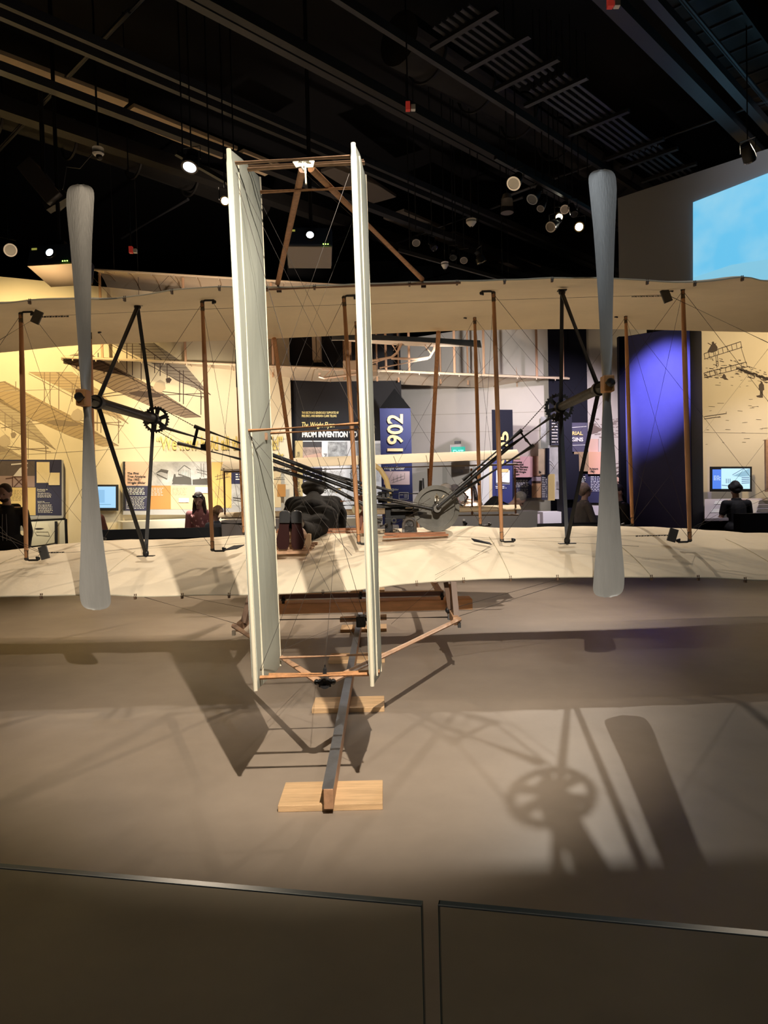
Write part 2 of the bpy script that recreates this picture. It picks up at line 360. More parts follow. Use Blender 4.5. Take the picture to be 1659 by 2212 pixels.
for k in range(40):
    t = k / 39; line_on(g, R, 1590 + t * 72, 797 + t * 22 + random.uniform(-3, 3), 1598 + t * 72, 799 + t * 24 + random.uniform(-3, 3), 3)
poly_on(g, R, [(1559, 815), (1563, 807), (1566, 809), (1569, 816), (1574, 821), (1565, 820)])
poly_on(g, R, [(1639, 832), (1642, 828), (1646, 827), (1650, 831), (1651, 842), (1648, 844), (1648, 859), (1641, 859), (1642, 843), (1639, 842)])
poly_on(g, R, [(1643, 827), (1646, 825), (1648, 828), (1645, 830)]); poly_on(g, R, [(1633, 855), (1642, 853), (1642, 859), (1636, 858)])
line_on(g, R, 1521, 900, 1570, 893, 1.6); line_on(g, R, 1521, 905, 1556, 900, 1.4)
for k in range(30):
    x = random.uniform(1521, 1655); y = random.uniform(820, 965); line_on(g, R, x, y, x + random.uniform(2, 14), y - random.uniform(-1, 1), .7)
g.obj('mural_print', dk, wall_r)
# right edge wooden trim of a display
g = M(); g.box(P(1657, 1006, 11.6), .06, .05, .85); g.obj('trim_2', ash, kind='structure')
# dune sketch on the portal wall
g = M(); random.seed(5)
for k in range(60):
    x = random.uniform(1274, 1342); y = random.uniform(905, 945); line_on(g, PL_P, x, y, min(1344, x + random.uniform(3, 12)), y + random.uniform(-2, 2), random.uniform(.7, 1.6))
poly_on(g, PL_P, [(1272, 912), (1285, 918), (1300, 927), (1290, 935), (1272, 940)])
for k in range(30):
    x = random.uniform(1320, 1342); y = random.uniform(995, 1040); line_on(g, PL_P, x, y, x + 8, y - 2, 1.6)
for k in range(25):
    x = random.uniform(1166, 1186); y = random.uniform(915, 955); line_on(g, PL_G, x, y, min(1188, x + 6), y - 5, .9)
g.obj('mural_print', mat('print_brown', (.2, .15, .13), .8), wall_p)

# ---- projection screen on the curved wall (a lit image)
g = M(); g.hexa([PL_S.at(1497, 660, .01), PL_S.at(1900, 600, .01), PL_S.at(1900, 600, .03), PL_S.at(1497, 660, .03)],
                [PL_S.at(1497, 437, .01), PL_S.at(1900, 280, .01), PL_S.at(1900, 280, .03), PL_S.at(1497, 437, .03)])
sm = mat('projected_sky', (.1, .1, .1), .8); nt = sm.node_tree; b = nt.nodes['Principled BSDF']
tc = nt.nodes.new('ShaderNodeTexCoord'); n1 = nt.nodes.new('ShaderNodeTexNoise'); n1.inputs['Scale'].default_value = 1.4; n1.inputs['Detail'].default_value = 5
nt.links.new(tc.outputs['Object'], n1.inputs['Vector']); r = nt.nodes.new('ShaderNodeValToRGB'); nt.links.new(n1.outputs['Fac'], r.inputs[0])
r.color_ramp.elements[0].position = .4; r.color_ramp.elements[1].position = .66; r.color_ramp.elements[0].color = (.14, .58, .9, 1); r.color_ramp.elements[1].color = (.32, .68, .88, 1)
nt.links.new(r.outputs[0], b.inputs['Emission Color']); b.inputs['Emission Strength'].default_value = .5
scr = g.obj('projection_screen', sm, label='large pale blue projected sky on the grey wall at upper right', cat='screen')
g = M(); poly_on(g, PL_S, [(1497, 600), (1580, 572), (1659, 560), (1890, 540), (1890, 590), (1497, 640)], .035)
g.obj('projected_haze', mat('projected_haze', (.1, .1, .1), .8, emit=((.24, .6, .8), .5)), scr)

# ---- blue lit pillar
A = PL_B.at(1352, 1060); B = PL_B.at(1495, 1060); B2 = PL_R.at(1522, 1060, .5); B2.y = max(B2.y - .2, B.y + .4)
def zb(p, z): return V((p.x, p.y, z))
Bf = P(1519.5, 1060, 11.35); Ab = A + V((.25, 1.0, 0))
tp = {'A': PL_B.at(1352, 747).z, 'B': PL_B.at(1495, 716).z}
zt = 3.6
root = empty('blue_pillar', (lerp(A.x, B.x, .5), B.y + .4, -.4)); root['kind'] = 'structure'; root.name = 'trim_3'
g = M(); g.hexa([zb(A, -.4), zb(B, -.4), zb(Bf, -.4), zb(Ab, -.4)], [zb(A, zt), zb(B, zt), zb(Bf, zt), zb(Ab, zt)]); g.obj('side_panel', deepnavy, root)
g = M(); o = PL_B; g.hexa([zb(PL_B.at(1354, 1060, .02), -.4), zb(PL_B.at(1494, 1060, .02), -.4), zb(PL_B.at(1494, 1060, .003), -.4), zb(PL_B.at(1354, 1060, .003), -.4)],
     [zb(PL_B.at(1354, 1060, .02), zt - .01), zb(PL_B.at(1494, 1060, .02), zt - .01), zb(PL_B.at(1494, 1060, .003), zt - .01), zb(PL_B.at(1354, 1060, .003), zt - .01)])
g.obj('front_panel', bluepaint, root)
g = M(); a = P(1346, 1060, 11.62); g.box((a.x, a.y, 1.6), .1, .1, 4.0); g.obj('edge_post', deepnavy, root)

# ================================================================= CEILING STEEL, DUCTS
DA = V((.978, 1, 0)).normalized(); DB = V((-1.0, .978, 0)).normalized()
def ceil_run(name, px, py, z, w, h, mt, t0=-14, t1=16, d=DA, n=1, gap=.1, label=None, cat=None, kind=None, parent=None, group=None, roundp=False, limy=19.5):
    p = PZ(px, py, z); side = V((d.y, -d.x, 0)); g = M()
    ts = []
    for t in (t0, t1):
        q = p + d * t
        for k in range(60):
            q = p + d * t
            if abs(q.x) > 16 or q.y > limy or q.y < -12: t *= .96
            else: break
        ts.append(t)
    for k in range(n):
        o = side * (k - (n - 1) / 2) * gap
        if roundp: g.tube([p + o + d * ts[0], p + o + d * ts[1]], w / 2, 8)
        else: g.beam(p + o + d * ts[0], p + o + d * ts[1], w, h)
    return g.obj(name, mt, parent, label=label, cat=cat, kind=kind, group=group)
S = 'structure'
ceil_run('trim_4', 300, 155, 6.0, .07, .12, pipe_mat, kind=S)
ceil_run('trim_5', 640, 115, 6.2, .1, .16, pipe_mat, kind=S)
ceil_run('trim_6', 1160, 270, 6.0, .06, .1, pipe_mat, kind=S)
ceil_run('trim_7', 1060, 465, 6.0, .06, .1, pipe_mat, kind=S)
ceil_run('trim_8', 1100, 350, 5.9, .1, .12, duct_mat, kind=S)
ceil_run('trim_9', 1480, 165, 6.0, .16, .12, pipe_mat, kind=S)
ceil_run('trim_10', 200, 222, 5.9, .12, .1, pipe_mat, kind=S)
ceil_run('trim_11', 300, 330, 6.2, .2, .2, duct_mat, kind=S)
ceil_run('trim_12', 1620, 230, 6.0, .1, .1, pipe_mat, kind=S, t0=-9, t1=5)
ceil_run('trim_13', 1500, 60, 6.1, .06, .06, pipe_mat, kind=S, n=2, gap=.16, roundp=True, t0=-8, t1=4)
for i, (x, y, z, a, b) in enumerate(((250, 60, 6.3, -4, 4), (330, 475, 6.1, -1.2, 1.2), (55, 260, 6.3, -3, 3), (980, 480, 6.1, -1.5, 1.5), (700, 530, 6.0, -1.0, 1.0), (1350, 330, 6.1, -2, 2), (900, 610, 6.0, -1, 1))):
    ceil_run('trim_%d' % (14 + i), x, y, z, .05, .05, pipe_mat, a, b, DB, kind=S, roundp=True)
# fluted conduit racks
def conduits(px, py, z, t0, t1, n, label):
    r = empty('conduit_rack', PZ(px, py, z)); tag(r, label, 'pipes', 'conduit racks under the black ceiling')
    p = PZ(px, py, z); side = V((DA.y, -DA.x, 0))
    for k in range(n):
        g = M(); o = side * (k - (n - 1) / 2) * .085; g.tube([p + o + DA * t0, p + o + DA * t1], .018, 8); g.obj('conduit', pipe_mat, r, smooth=True)
    for t in (t0 + .2, (t0 + t1) / 2, t1 - .2):
        g = M(); g.beam(p + DA * t - side * .4 - V((0, 0, .04)), p + DA * t + side * .4 - V((0, 0, .04)), .06, .04); g.obj('hanger', black_metal, r)
conduits(1090, 120, 5.7, -.9, .6, 6, 'rack of parallel black conduits under ceiling, the one nearest the viewer')
conduits(1300, 265, 5.7, -1.3, 1.1, 6, 'rack of parallel black conduits under ceiling, middle one')
conduits(1440, 365, 5.7, -.8, .9, 6, 'rack of parallel black conduits under ceiling, farthest right one')
# tan ceiling baffles, lit from below
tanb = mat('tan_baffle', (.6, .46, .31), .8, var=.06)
def baffle(px0, py0, px1, py1, z, wd, label, mt=tanb):
    a = PZ(px0, py0, z); b = PZ(px1, py1, z); g = M(); g.beam(a, b, wd, .05)
    g.obj('ceiling_baffle', mt, label=label, cat='panel', group='flat panels between ceiling beams')
baffle(-60, 112, 262, 232, 6.3, .42, 'long tan ceiling panel at the upper left edge')
baffle(272, 240, 495, 330, 6.3, .42, 'tan ceiling panel left of the tall rudder')
baffle(508, 335, 590, 368, 6.3, .42, 'short tan ceiling panel just behind the top of the left rudder')
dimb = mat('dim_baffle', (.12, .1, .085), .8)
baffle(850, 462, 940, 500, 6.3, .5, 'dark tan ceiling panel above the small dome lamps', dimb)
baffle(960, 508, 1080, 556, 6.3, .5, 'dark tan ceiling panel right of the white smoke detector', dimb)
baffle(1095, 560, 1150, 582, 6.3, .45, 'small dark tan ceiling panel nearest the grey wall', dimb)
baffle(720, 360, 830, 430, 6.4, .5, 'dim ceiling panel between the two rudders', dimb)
# dark air ducts
def duct(px, py, z, t0, t1, r, label):
    p = PZ(px, py, z); g = M(); g.tube([p + DA * t0, p + DA * t1], r, 20); root = g.obj('air_duct', duct_mat, smooth=True, label=label, cat='duct', group='round air ducts under the ceiling')
    for k in range(int((t1 - t0) / 1.0)):
        q = p + DA * (t0 + .5 + k); gg = M(); gg.ring(q, DA, r + .015, r - .01, .03); gg.obj('duct_band', duct_mat, root)
duct(1200, 300, 6.5, -3.5, 2.8, .3, 'dark round air duct beside the conduit racks')
duct(150, 300, 6.55, -4.5, 3.5, .28, 'dark round air duct below the tan panels at left')
g = M(); p = PZ(1570, 70, 6.6); g.beam(p - DA * 2.2, p + DA * 2.0, .7, .3); ro = g.obj('box_duct', duct_mat, label='dark rectangular ribbed duct at upper right corner of ceiling', cat='duct')
for k in range(12): gg = M(); q = p + DA * (-1.8 + k * .33) - V((0, 0, .16)); gg.beam(q - DB * .33, q + DB * .33, .03, .02); gg.obj('rib', pipe_mat, ro)

# ---- stage lamps on a track, small fittings
lens_on = mat('lens_lit', (.9, .9, .8), .3, emit=((1, .95, .75), 9)); lens_dim = mat('lens_dim', (.3, .3, .3), .1, .9); lens_blue = mat('lens_projector', (.9, .95, 1), .3, emit=((.75, .9, 1), 14))
chrome = mat('chrome', (.6, .6, .62), .15, 1)
def stage_lamp(px, py, D, r, aim, lens, label, L=.2):
    p = P(px, py, D); d = (V(aim) - p).normalized(); o = empty('stage_lamp', p); tag(o, label, 'lamp', 'stage lamps on the ceiling tracks')
    g = M(); g.tube([p - d * L, p - d * (L * .4), p], [r * .7, r, r * 1.05], 16); g.obj('housing', black_metal, o, smooth=True)
    g = M(); g.ring(p + d * .004, d, r * 1.05, r * .82, .014, 24); g.obj('rim', chrome if lens is not lens_on else brass, o, smooth=True)
    g = M(); g.disc(p + d * .003, d, r * .8, .008, 20); g.obj('lens', lens, o)
    side = d.cross(V((0, 0, 1))).normalized(); t = p - d * L * .5
    g = M(); g.tube([t + side * r * 1.2, t + side * r * 1.25 + V((0, 0, .14)), t - side * r * 1.25 + V((0, 0, .14)), t - side * r * 1.2], .006, 6); g.tube([t + V((0, 0, .14)), V((t.x, t.y, 7.56))], .008, 6); g.obj('yoke', black_metal, o)
CEN = (0, 5, .8)
stage_lamp(1251, 490, 10.0, .065, (.2, 1, 1.2), lens_on, 'bright round stage lamp, rightmost lit one beside right propeller')
stage_lamp(1208, 469, 10.0, .055, (.1, 1, 1.2), lens_on, 'bright yellowish stage lamp left of the brightest one')
stage_lamp(1220, 452, 9.8, .06, (1.2, 5, .8), lens_dim, 'chrome rimmed unlit stage lamp above the yellowish lit one')
stage_lamp(1240, 462, 9.7, .05, (2.8, 7, .8), lens_dim, 'thin edged stage lamp above and left of the brightest lamp')
stage_lamp(1168, 450, 9.6, .05, (0, 7, .8), lens_dim, 'stage lamp with small glinting rim left of the yellowish lit one')
stage_lamp(1110, 396, 9.0, .085, (-1, 5, .5), lens_dim, 'large tilted chrome rimmed stage lamp above the grey cylinder speaker')
stage_lamp(899, 524, 10.8, .06, (.4, 7, .5), lens_dim, 'round chrome dome lamp just right of the right rudder', .12)
stage_lamp(938, 536, 10.8, .05, (3, 8, .8), lens_dim, 'tilted thin lamp right of the round chrome dome lamp', .14)
stage_lamp(979, 556, 10.8, .055, (.6, 8, .2), lens_dim, 'dim lamp left of the second chrome dome lamp', .12)
stage_lamp(1002, 562, 10.8, .055, (.5, 7, .5), lens_dim, 'second round chrome dome lamp above the upper wing', .12)
stage_lamp(1040, 566, 10.6, .07, (3, 11, 1), lens_dim, 'dark lamp with curved rim at the right end of the dome lamps', .16)
stage_lamp(486, 434, 8.2, .05, (-.2, 1, 1), lens_on, 'bright stage lamp hidden behind the edge of the left rudder')
stage_lamp(410, 360, 8.0, .09, (-2.5, 6, .3), mat('lens_soft', (.9, .9, .9), .3, emit=((.85, .92, 1), 1.6)), 'stage lamp with wide pale face above and left of left rudder')
stage_lamp(1620, 345, 8.4, .07, (6, 10, 3), mat('lens_soft2', (.9, .9, .9), .3, emit=((.95, .97, 1), 1.2)), 'small lamp with a pale streak above the blue screen')
stage_lamp(22, 540, 10.5, .09, (0, 5, 1), lens_dim, 'black and brass stage lamp at the far left edge')
stage_lamp(1190, 490, 9.8, .07, (-2, 5, .6), lens_dim, 'black stage lamp pointing down left of the lit pair', .26)
stage_lamp(1150, 430, 9.6, .075, (-1, 7, .4), lens_dim, 'black lamp body between cylinder speaker and lit pair', .24)
g = M(); p = P(1095, 440, 9.4); g.tube([p - V((0, 0, .12)), p + V((0, 0, .05)), p + V((0, 0, .12))], [.085, .075, .05], 18); o = g.obj('ceiling_speaker', mat('speaker_grey', (.1, .09, .085), .6), smooth=True, label='dark grey cylinder speaker hanging left of the stage lamps', cat='speaker')
g = M(); g.tube([p + V((0, 0, .1)), p + V((0, 0, .9))], .008, 6); g.obj('rod', black_metal, o)
def track(px0, py0, px1, py1, D0, D1, label):
    a = P(px0, py0, D0); b = P(px1, py1, D1); g = M(); g.beam(a, b, .05, .05); o = g.obj('lamp_track', black_metal, label=label, cat='track', group='lamp tracks')
    for t in (.1, .5, .9): q = a.lerp(b, t); gg = M(); gg.tube([q, V((q.x, q.y, 7.5))], .008, 6); gg.obj('rod', black_metal, o)
track(1070, 340, 1290, 462, 9.0, 10.2, 'black lamp track over the lit stage lamps')
track(860, 540, 1110, 610, 10.9, 11.0, 'black double track below the chrome dome lamps')
track(380, 330, 520, 410, 8.0, 8.5, 'black lamp track left of the left rudder')
def detector(px, py, D, r, label, red=False):
    p = P(px, py, D); o = empty('smoke_detector' if not red else 'fire_alarm', p); tag(o, label, 'detector' if not red else 'alarm')
    wp = mat('white_plastic', (.75, .73, .7), .5)
    if not red:
        g = M(); g.tube([p + V((0, 0, .05)), p + V((0, 0, .01)), p - V((0, 0, .03)), p - V((0, 0, .05))], [r, r, r * .6, r * .3], 18); g.obj('cover', wp, o, smooth=True)
        g = M(); g.tube([p - V((0, 0, .05)), p - V((0, 0, .065))], .012, 8); g.obj('sensor', charcoal, o)
    else:
        g = M(); g.box(p, .045, .05, .085); g.obj('red_box', mat('alarm_red', (.4, .03, .02), .5, emit=((1, .08, .05), .08)), o); g = M(); g.box(p + V((.055, 0, -.015)), .045, .05, .05); g.obj('strobe', wp, o)
    g = M(); g.tube([p + V((0, 0, .05)), V((p.x, p.y, 7.56))], .008, 6); g.obj('rod', black_metal, o)
detector(1018, 482, 10.4, .075, 'white round smoke detector above the upper wing')
detector(961, 574, 10.8, .055, 'small pale detector below the second lamp track')
detector(881, 230, 7.5, .1, 'small red fire alarm box on a dark ceiling beam', True)
detector(283, 540, 9.5, .1, 'small red alarm with white strobe left of left rudder', True)
detector(1318, 5, 6.0, .1, 'red alarm light at the top edge of the ceiling', True)
# security camera
p = P(212, 330, 8.0); o = empty('security_camera', p); tag(o, 'white dome security camera hanging from the dark ceiling at left', 'camera')
wp = mat('white_plastic', (.75, .73, .7), .5)
g = M(); g.tube([p + V((0, 0, .05)), p + V((0, 0, -.01)), p - V((0, 0, .03))], [.062, .062, .045], 18); g.obj('housing', wp, o, smooth=True)
g = M(); g.ell(p - V((-.01, 0, .045)), .036, .036, .036); g.obj('dome', black_metal, o, smooth=True)
g = M(); g.tube([p + V((0, 0, .05)), V((p.x, p.y, 7.56))], .012, 8); g.obj('rod', black_metal, o)
g = M(); g.tube([p - V((.05, 0, 0)), p + V((-.25, .1, -.12)), p + V((-.4, .1, -.1)), p + V((-.45, .1, -.35))], .006, 6); g.obj('cable', pipe_mat, o)
# bracket monitor at left ceiling
p = P(95, 400, 8.6); o = empty('ceiling_bracket', p); tag(o, 'dark angled mounting bracket on the ceiling at upper left', 'bracket')
g = M(); g.box(p, .55, .3, .2, rot=Matrix.Rotation(.9, 3, 'Y')); g.obj('housing', mat('bracket_paint', (.05, .045, .045), .5), o, bevel=.01)
g = M(); g.box(p + V((.15, 0, -.2)), .3, .12, .1, rot=Matrix.Rotation(-.5, 3, 'Y')); g.tube([p, p + V((0, 0, 1.2))], .03, 8); g.obj('arm', duct_mat, o)
# projectors
def projector(px, py, D, s, label, under, yaw=0):
    p = P(px, py, D); R = Matrix.Rotation(yaw, 3, 'Z') @ Matrix.Rotation(-.22, 3, 'X'); o = empty('projector', p); tag(o, label, 'projector', 'ceiling projectors shining toward the aircraft')
    g = M(); W, Dp, H = .44 * s, .4 * s, .2 * s
    g.box(p + R @ V((0, Dp / 2, 0)), W, Dp, H, rot=R); g.obj('housing', mat('projector_navy', (.02, .03, .06), .4), o, bevel=.02)
    g = M(); g.box(p + R @ V((0, Dp / 2, -H / 2 - .006)), W * .97, Dp * .97, .014, rot=R); g.obj('base_plate', under, o)
    f = R @ V((0, -1, 0)); c = p + R @ V((.01, 0, .0))
    g = M(); g.ring(c + f * .01, f, .055 * s, .035 * s, .04, 24); g.obj('lens_ring', black_metal, o, smooth=True)
    g = M(); g.disc(c + f * .016, f, .034 * s, .012, 20); g.obj('lens', lens_blue, o)
    g = M(); g.box(p + R @ V((-W * .36, -.003, H * .28)), .05 * s, .006, .018 * s, rot=R); g.obj('badge', mat('badge', (.6, .55, .1), .5, emit=((.5, .5, .1), .25)), o)
    for k in range(3):
        g = M(); g.box(p + R @ V((W * .3 + k * .022 * s, -.004, -H * .42)), .008 * s, .006, .008 * s, rot=R); g.obj('status_light', mat('led_green', (.2, .8, .1), .5, emit=((.5, 1, .1), 4)), o)
    g = M(); g.tube([p + V((0, Dp / 2, H / 2)), V((p.x, p.y + Dp / 2, 7.56))], .025, 8); g.box(p + V((0, Dp / 2, H / 2 + .05)), .2, .2, .06); g.obj('mount', black_metal, o)
    ld = bpy.data.lights.new('projector_beam', 'SPOT'); ld.energy = 18; ld.color = (.7, .85, 1); ld.spot_size = .9; ld.shadow_soft_size = .03
    lo = bpy.data.objects.new('projector_beam', ld); COL.objects.link(lo); lo.location = c + f * .08; lo.rotation_euler = (V((.8, 0, .6)) - lo.location).to_track_quat('-Z', 'Y').to_euler()
projector(108, 548, 8.3, 1.25, 'ceiling projector with cream underside at left above the wing', mat('cream_plate', (.26, .18, .1), .5), -.1)
projector(668, 510, 8.6, 1.25, 'ceiling projector seen between the two rudders', mat('grey_plate', (.3, .26, .24), .5), .1)
# ================================================================= GALLERY FURNITURE AND PANELS
random.seed(11)
def col(n, c, r=.6, **k): return mat(n, c, r, **k)
def rect_on(pl, x0, y0, x1, y1, mt, parent, name, off=.004, th=.006, label=None):
    g = M(); f = [pl.at(x0, y1, off + th), pl.at(x1, y1, off + th), pl.at(x1, y0, off + th), pl.at(x0, y0, off + th)]
    g.hexa([p - pl.n * th for p in f], f); return g.obj(name, mt, parent, label=label)
def greek(pl, x0, y0, x1, y1, lines, mt, parent, w=.45, name='text_block', off=.012):
    g = M(); h = (y1 - y0) / lines
    for k in range(lines):
        y = y0 + h * (k + .5); x = x0; end = x1 - random.uniform(0, .18) * (x1 - x0)
        while x < end:
            L = random.uniform(3, 9) * max(.6, h / 4); e = min(end, x + L); line_on(g, pl, x, y, e, y, h * w, off); x = e + h * .35 + .6
    return g.obj(name, mt, parent)
def panel(pl, x0, y0, x1, y1, th, mt, label, name='exhibit_board', cat='board', group=None, off=0.02):
    g = M(); f = [pl.at(x0, y1, off + th), pl.at(x1, y1, off + th), pl.at(x1, y0, off + th), pl.at(x0, y0, off + th)]
    g.hexa([p - pl.n * th for p in f], f); o = g.obj(name, mt, label=label, cat=cat, group=group); return o
class Off:
    def __init__(s, pl, off): s.pl = pl; s.o = off; s.n = pl.n; s.u = pl.u; s.a = pl.a + pl.n * off
    def at(s, x, y, off=0.): return s.pl.at(x, y, off + s.o)
ink_w = white_letters; ochre = col('ochre_print', (.62, .42, .14)); rust = col('rust_print', (.42, .2, .05)); beige = col('beige_print', (.6, .47, .28))
navyp = col('navy_print', (.02, .022, .07)); darkp = col('dark_print', (.035, .032, .04)); blushp = col('blush_print', (.7, .47, .36)); greyph = col('grey_photo', (.42, .42, .43), var=.35, scale=5)
pinkp = col('pink_print', (.82, .5, .52)); orangep = col('orange_print', (.75, .42, .25)); slate = col('slate_print', (.07, .075, .11)); paperp = col('paper', (.72, .62, .42), var=.06, scale=6)
# -- left panel
o = panel(PL_L, -30, 994, 137, 1121, .12, greybox, 'wide exhibit panel of navy and yellow with two old papers, far left'); q = Off(PL_L, .142)
rect_on(q, -30, 993, 133, 1113, navyp, o, 'panel_face', 0, .004)
rect_on(q, -30, 996, 75, 1052, col('photo_dark', (.09, .07, .075), var=.3, scale=3), o, 'photo', .004, .003); rect_on(q, -30, 1028, 75, 1052, col('photo_mauve', (.3, .22, .23)), o, 'photo', .007, .002)
g = M(); poly_on(g, q, [(28, 1029), (42, 1012), (55, 1003), (60, 1010), (52, 1029)], .011); poly_on(g, q, [(24, 1002), (60, 999), (60, 1002), (24, 1005)], .011); g.obj('photo_shape', col('photo_pale', (.6, .58, .62)), o)
g = M()
for l in ((30, 1030, 52, 1052), (52, 1030, 30, 1052), (27, 1030, 27, 1052), (27, 1030, 55, 1030), (12, 1034, 28, 1032)): line_on(g, q, *l, 2.4, .0115)
g.obj('photo_shape', col('photo_brown', (.08, .035, .03)), o)
rect_on(q, -30, 1053, 11, 1113, ochre, o, 'colour_field', .004, .003); rect_on(q, 11, 1053, 77, 1113, col('mustard', (.62, .47, .2)), o, 'colour_field', .0045, .003)
greek(q, 16, 1058, 52, 1082, 8, col('khaki_ink', (.3, .22, .08)), o, .28)
rect_on(q, 79, 998, 107, 1043, paperp, o, 'old_paper', .006, .004); rect_on(q, 105, 1021, 129, 1048, paperp, o, 'old_paper', .011, .004)
text_on(q, (80, 1056, 103, 1062), 'Developing the\nTowed Kite', ink_w, o, off=.01, lift=.008, depth=.002); greek(q, 81, 1064, 112, 1075, 5, ink_w, o, .34)
text_on(q, (81, 1082, 107, 1087), 'Inventing\nAileron Control', ink_w, o, off=.01, lift=.008, depth=.002); greek(q, 82, 1089, 114, 1108, 9, ink_w, o, .34)
# -- glass case under it
o = empty('display_case', P(95, 1180, 10.7), 'framed glass case holding a pale drawing with a black oval, far left', 'case'); pc = Plane(30, 10.5, 150, 10.8)
g = M()
for l in ((62, 1125, 142, 1121), (142, 1121, 144, 1176), (62, 1182, 144, 1176)): g.beam(pc.at(l[0], l[1], 0), pc.at(l[2], l[3], 0), .03, .03)
g.obj('frame', black_metal, o); rect_on(pc, 55, 1182, 144, 1215, black, o, 'base', -.02, .02)
pc2 = Plane(30, 10.8, 150, 11.1); rect_on(pc2, 58, 1122, 144, 1182, col('case_white', (.72, .69, .58)), o, 'backdrop', 0, .01)
g = M(); poly_on(g, pc2, [(62, 1129), (103, 1131), (121, 1172), (68, 1180)], .02); g.obj('drawing_sheet', col('sheet', (.82, .78, .62)), o)
g = M(); poly_on(g, pc2, [(74, 1142), (80, 1140.5), (88, 1140.5), (96, 1141.5), (88, 1143.5), (80, 1143.8)], .025)
for l in ((78, 1149, 104, 1149), (80, 1156, 107, 1158), (104, 1149, 107, 1158), (75, 1149, 80, 1157)): line_on(g, pc2, *l, .8, .025)
g.obj('ink_drawing', black_ink, o); rect_on(pc2, 118, 1126, 124, 1174, charcoal, o, 'divider', .03, .01)
# -- left monitor
def monitor(pl, x0, y0, x1, y1, th, label, name='monitor'):
    o = panel(pl, x0, y0, x1, y1, th, black_metal, label, name, 'screen', off=.05); return o, Off(pl, .05 + th)
o, q = monitor(PL_L, 196, 1047, 256, 1103, .1, 'small glowing light blue monitor behind the left propeller')
rect_on(q, 200, 1051, 250, 1097, col('screen_blue', (.1, .1, .1), emit=((.3, .62, .95), 0.55)), o, 'screen', 0, .003); rect_on(q, 209, 1058, 226, 1086, col('screen_blue2', (.1, .1, .1), emit=((.2, .5, .82), 0.52)), o, 'screen_image', .004, .002); rect_on(q, 212, 1089, 240, 1090, col('screen_blue3', (.1, .1, .1), emit=((.1, .4, .6), 0.35)), o, 'screen_image', .004, .002)
# -- first true airplane panel
o = panel(PL_L, 266, 997, 607, 1112, .12, greybox, 'long exhibit panel of glider photographs and tan text fields'); q = Off(PL_L, .142)
rect_on(q, 266, 997, 271, 1103, charcoal, o, 'edge', 0, .004)
rect_on(q, 270, 997, 322, 1049, blushp, o, 'colour_field', 0, .004); text_on(q, (275, 1020, 315, 1047), 'The First\nTrue Airplane:\nThe 1902\nWright Glider', black_ink, o, off=.03, shear=.15, lift=.006, depth=.004)
rect_on(q, 271, 1050, 321, 1103, navyp, o, 'text_field', 0, .004); greek(q, 273, 1053, 317, 1069, 5, ink_w, o, .42); greek(q, 273, 1072, 317, 1100, 9, ink_w, o, .28)
for k, (a, b) in enumerate(((322, 369), (369, 415), (415, 457))):
    rect_on(q, a, 998, b, 1048 if k else 1049, greyph, o, 'photo', 0, .004)
g = M(); poly_on(g, q, [(335, 1023), (348, 1013), (364, 1016), (362, 1023), (348, 1019)], .01); line_on(g, q, 338, 1024, 361, 1035, 2, .01)
for k in range(8): line_on(g, q, 340 + k * 3, 1022 - k * .3, 340 + k * 3, 1030 + k * .7, .7, .01)
poly_on(g, q, [(371, 1046), (380, 1030), (395, 1029), (413, 1034), (414, 1047)], .009); line_on(g, q, 384, 1018, 398, 1005, 1.2, .01); line_on(g, q, 398, 1005, 412, 1014, 1.2, .01); line_on(g, q, 385, 1024, 412, 1033, 2, .01)
for k in range(8): line_on(g, q, 386 + k * 3.5, 1015, 387 + k * 3.5, 1028 + k, .7, .01)
poly_on(g, q, [(372, 1040), (376, 1024), (379, 1024), (382, 1042)], .011)
poly_on(g, q, [(416, 1036), (456, 1032), (456, 1047), (416, 1047)], .009); line_on(g, q, 424, 1014, 452, 1020, 1, .01); line_on(g, q, 426, 1020, 450, 1026, 1, .01); line_on(g, q, 434, 1001, 435, 1030, .9, .01); line_on(g, q, 440, 1001, 440, 1030, .9, .01); poly_on(g, q, [(430, 1043), (431, 1032), (434, 1032), (435, 1043)], .011)
g.obj('photo_shapes', col('photo_ink', (.06, .055, .05)), o)
rect_on(q, 322, 1049, 369, 1100, rust, o, 'text_field', 0, .004); greek(q, 326, 1053, 353, 1071, 6, ink_w, o, .3)
rect_on(q, 369, 1049, 457, 1100, beige, o, 'text_field', 0, .004); greek(q, 372, 1053, 405, 1070, 6, grey_ink, o, .22)
for (a, b, c, d) in ((386, 1076, 408, 1085), (422, 1052, 454, 1065)): rect_on(q, a, b, c, d, white, o, 'caption_label', .01, .02)
rect_on(q, 457, 998, 500, 1097, ochre, o, 'colour_field', 0, .004); greek(q, 464, 1050, 484, 1075, 8, grey_ink, o, .2)
g = M()
for l in ((464, 1030, 494, 1022), (466, 1036, 495, 1030), (470, 1024, 470, 1036), (480, 1016, 480, 1034), (490, 1020, 490, 1031)): line_on(g, q, *l, .9, .01)
line_on(g, q, 503, 1075, 548, 1081, 2.5, .01); line_on(g, q, 503, 1080, 548, 1087, 1.5, .01); g.obj('photo_shapes', MATS['photo_ink'], o)
rect_on(q, 500, 999, 548, 1045, navyp, o, 'quote_field', .004, .01); greek(q, 509, 1006, 540, 1038, 6, ink_w, o, .4, off=.018); rect_on(q, 500, 1045, 548, 1092, greyph, o, 'photo', 0, .004)
rect_on(q, 548, 1018, 607, 1096, beige, o, 'colour_field', 0, .004); rect_on(q, 599, 1046, 617, 1073, rust, o, 'text_field', .005, .004)
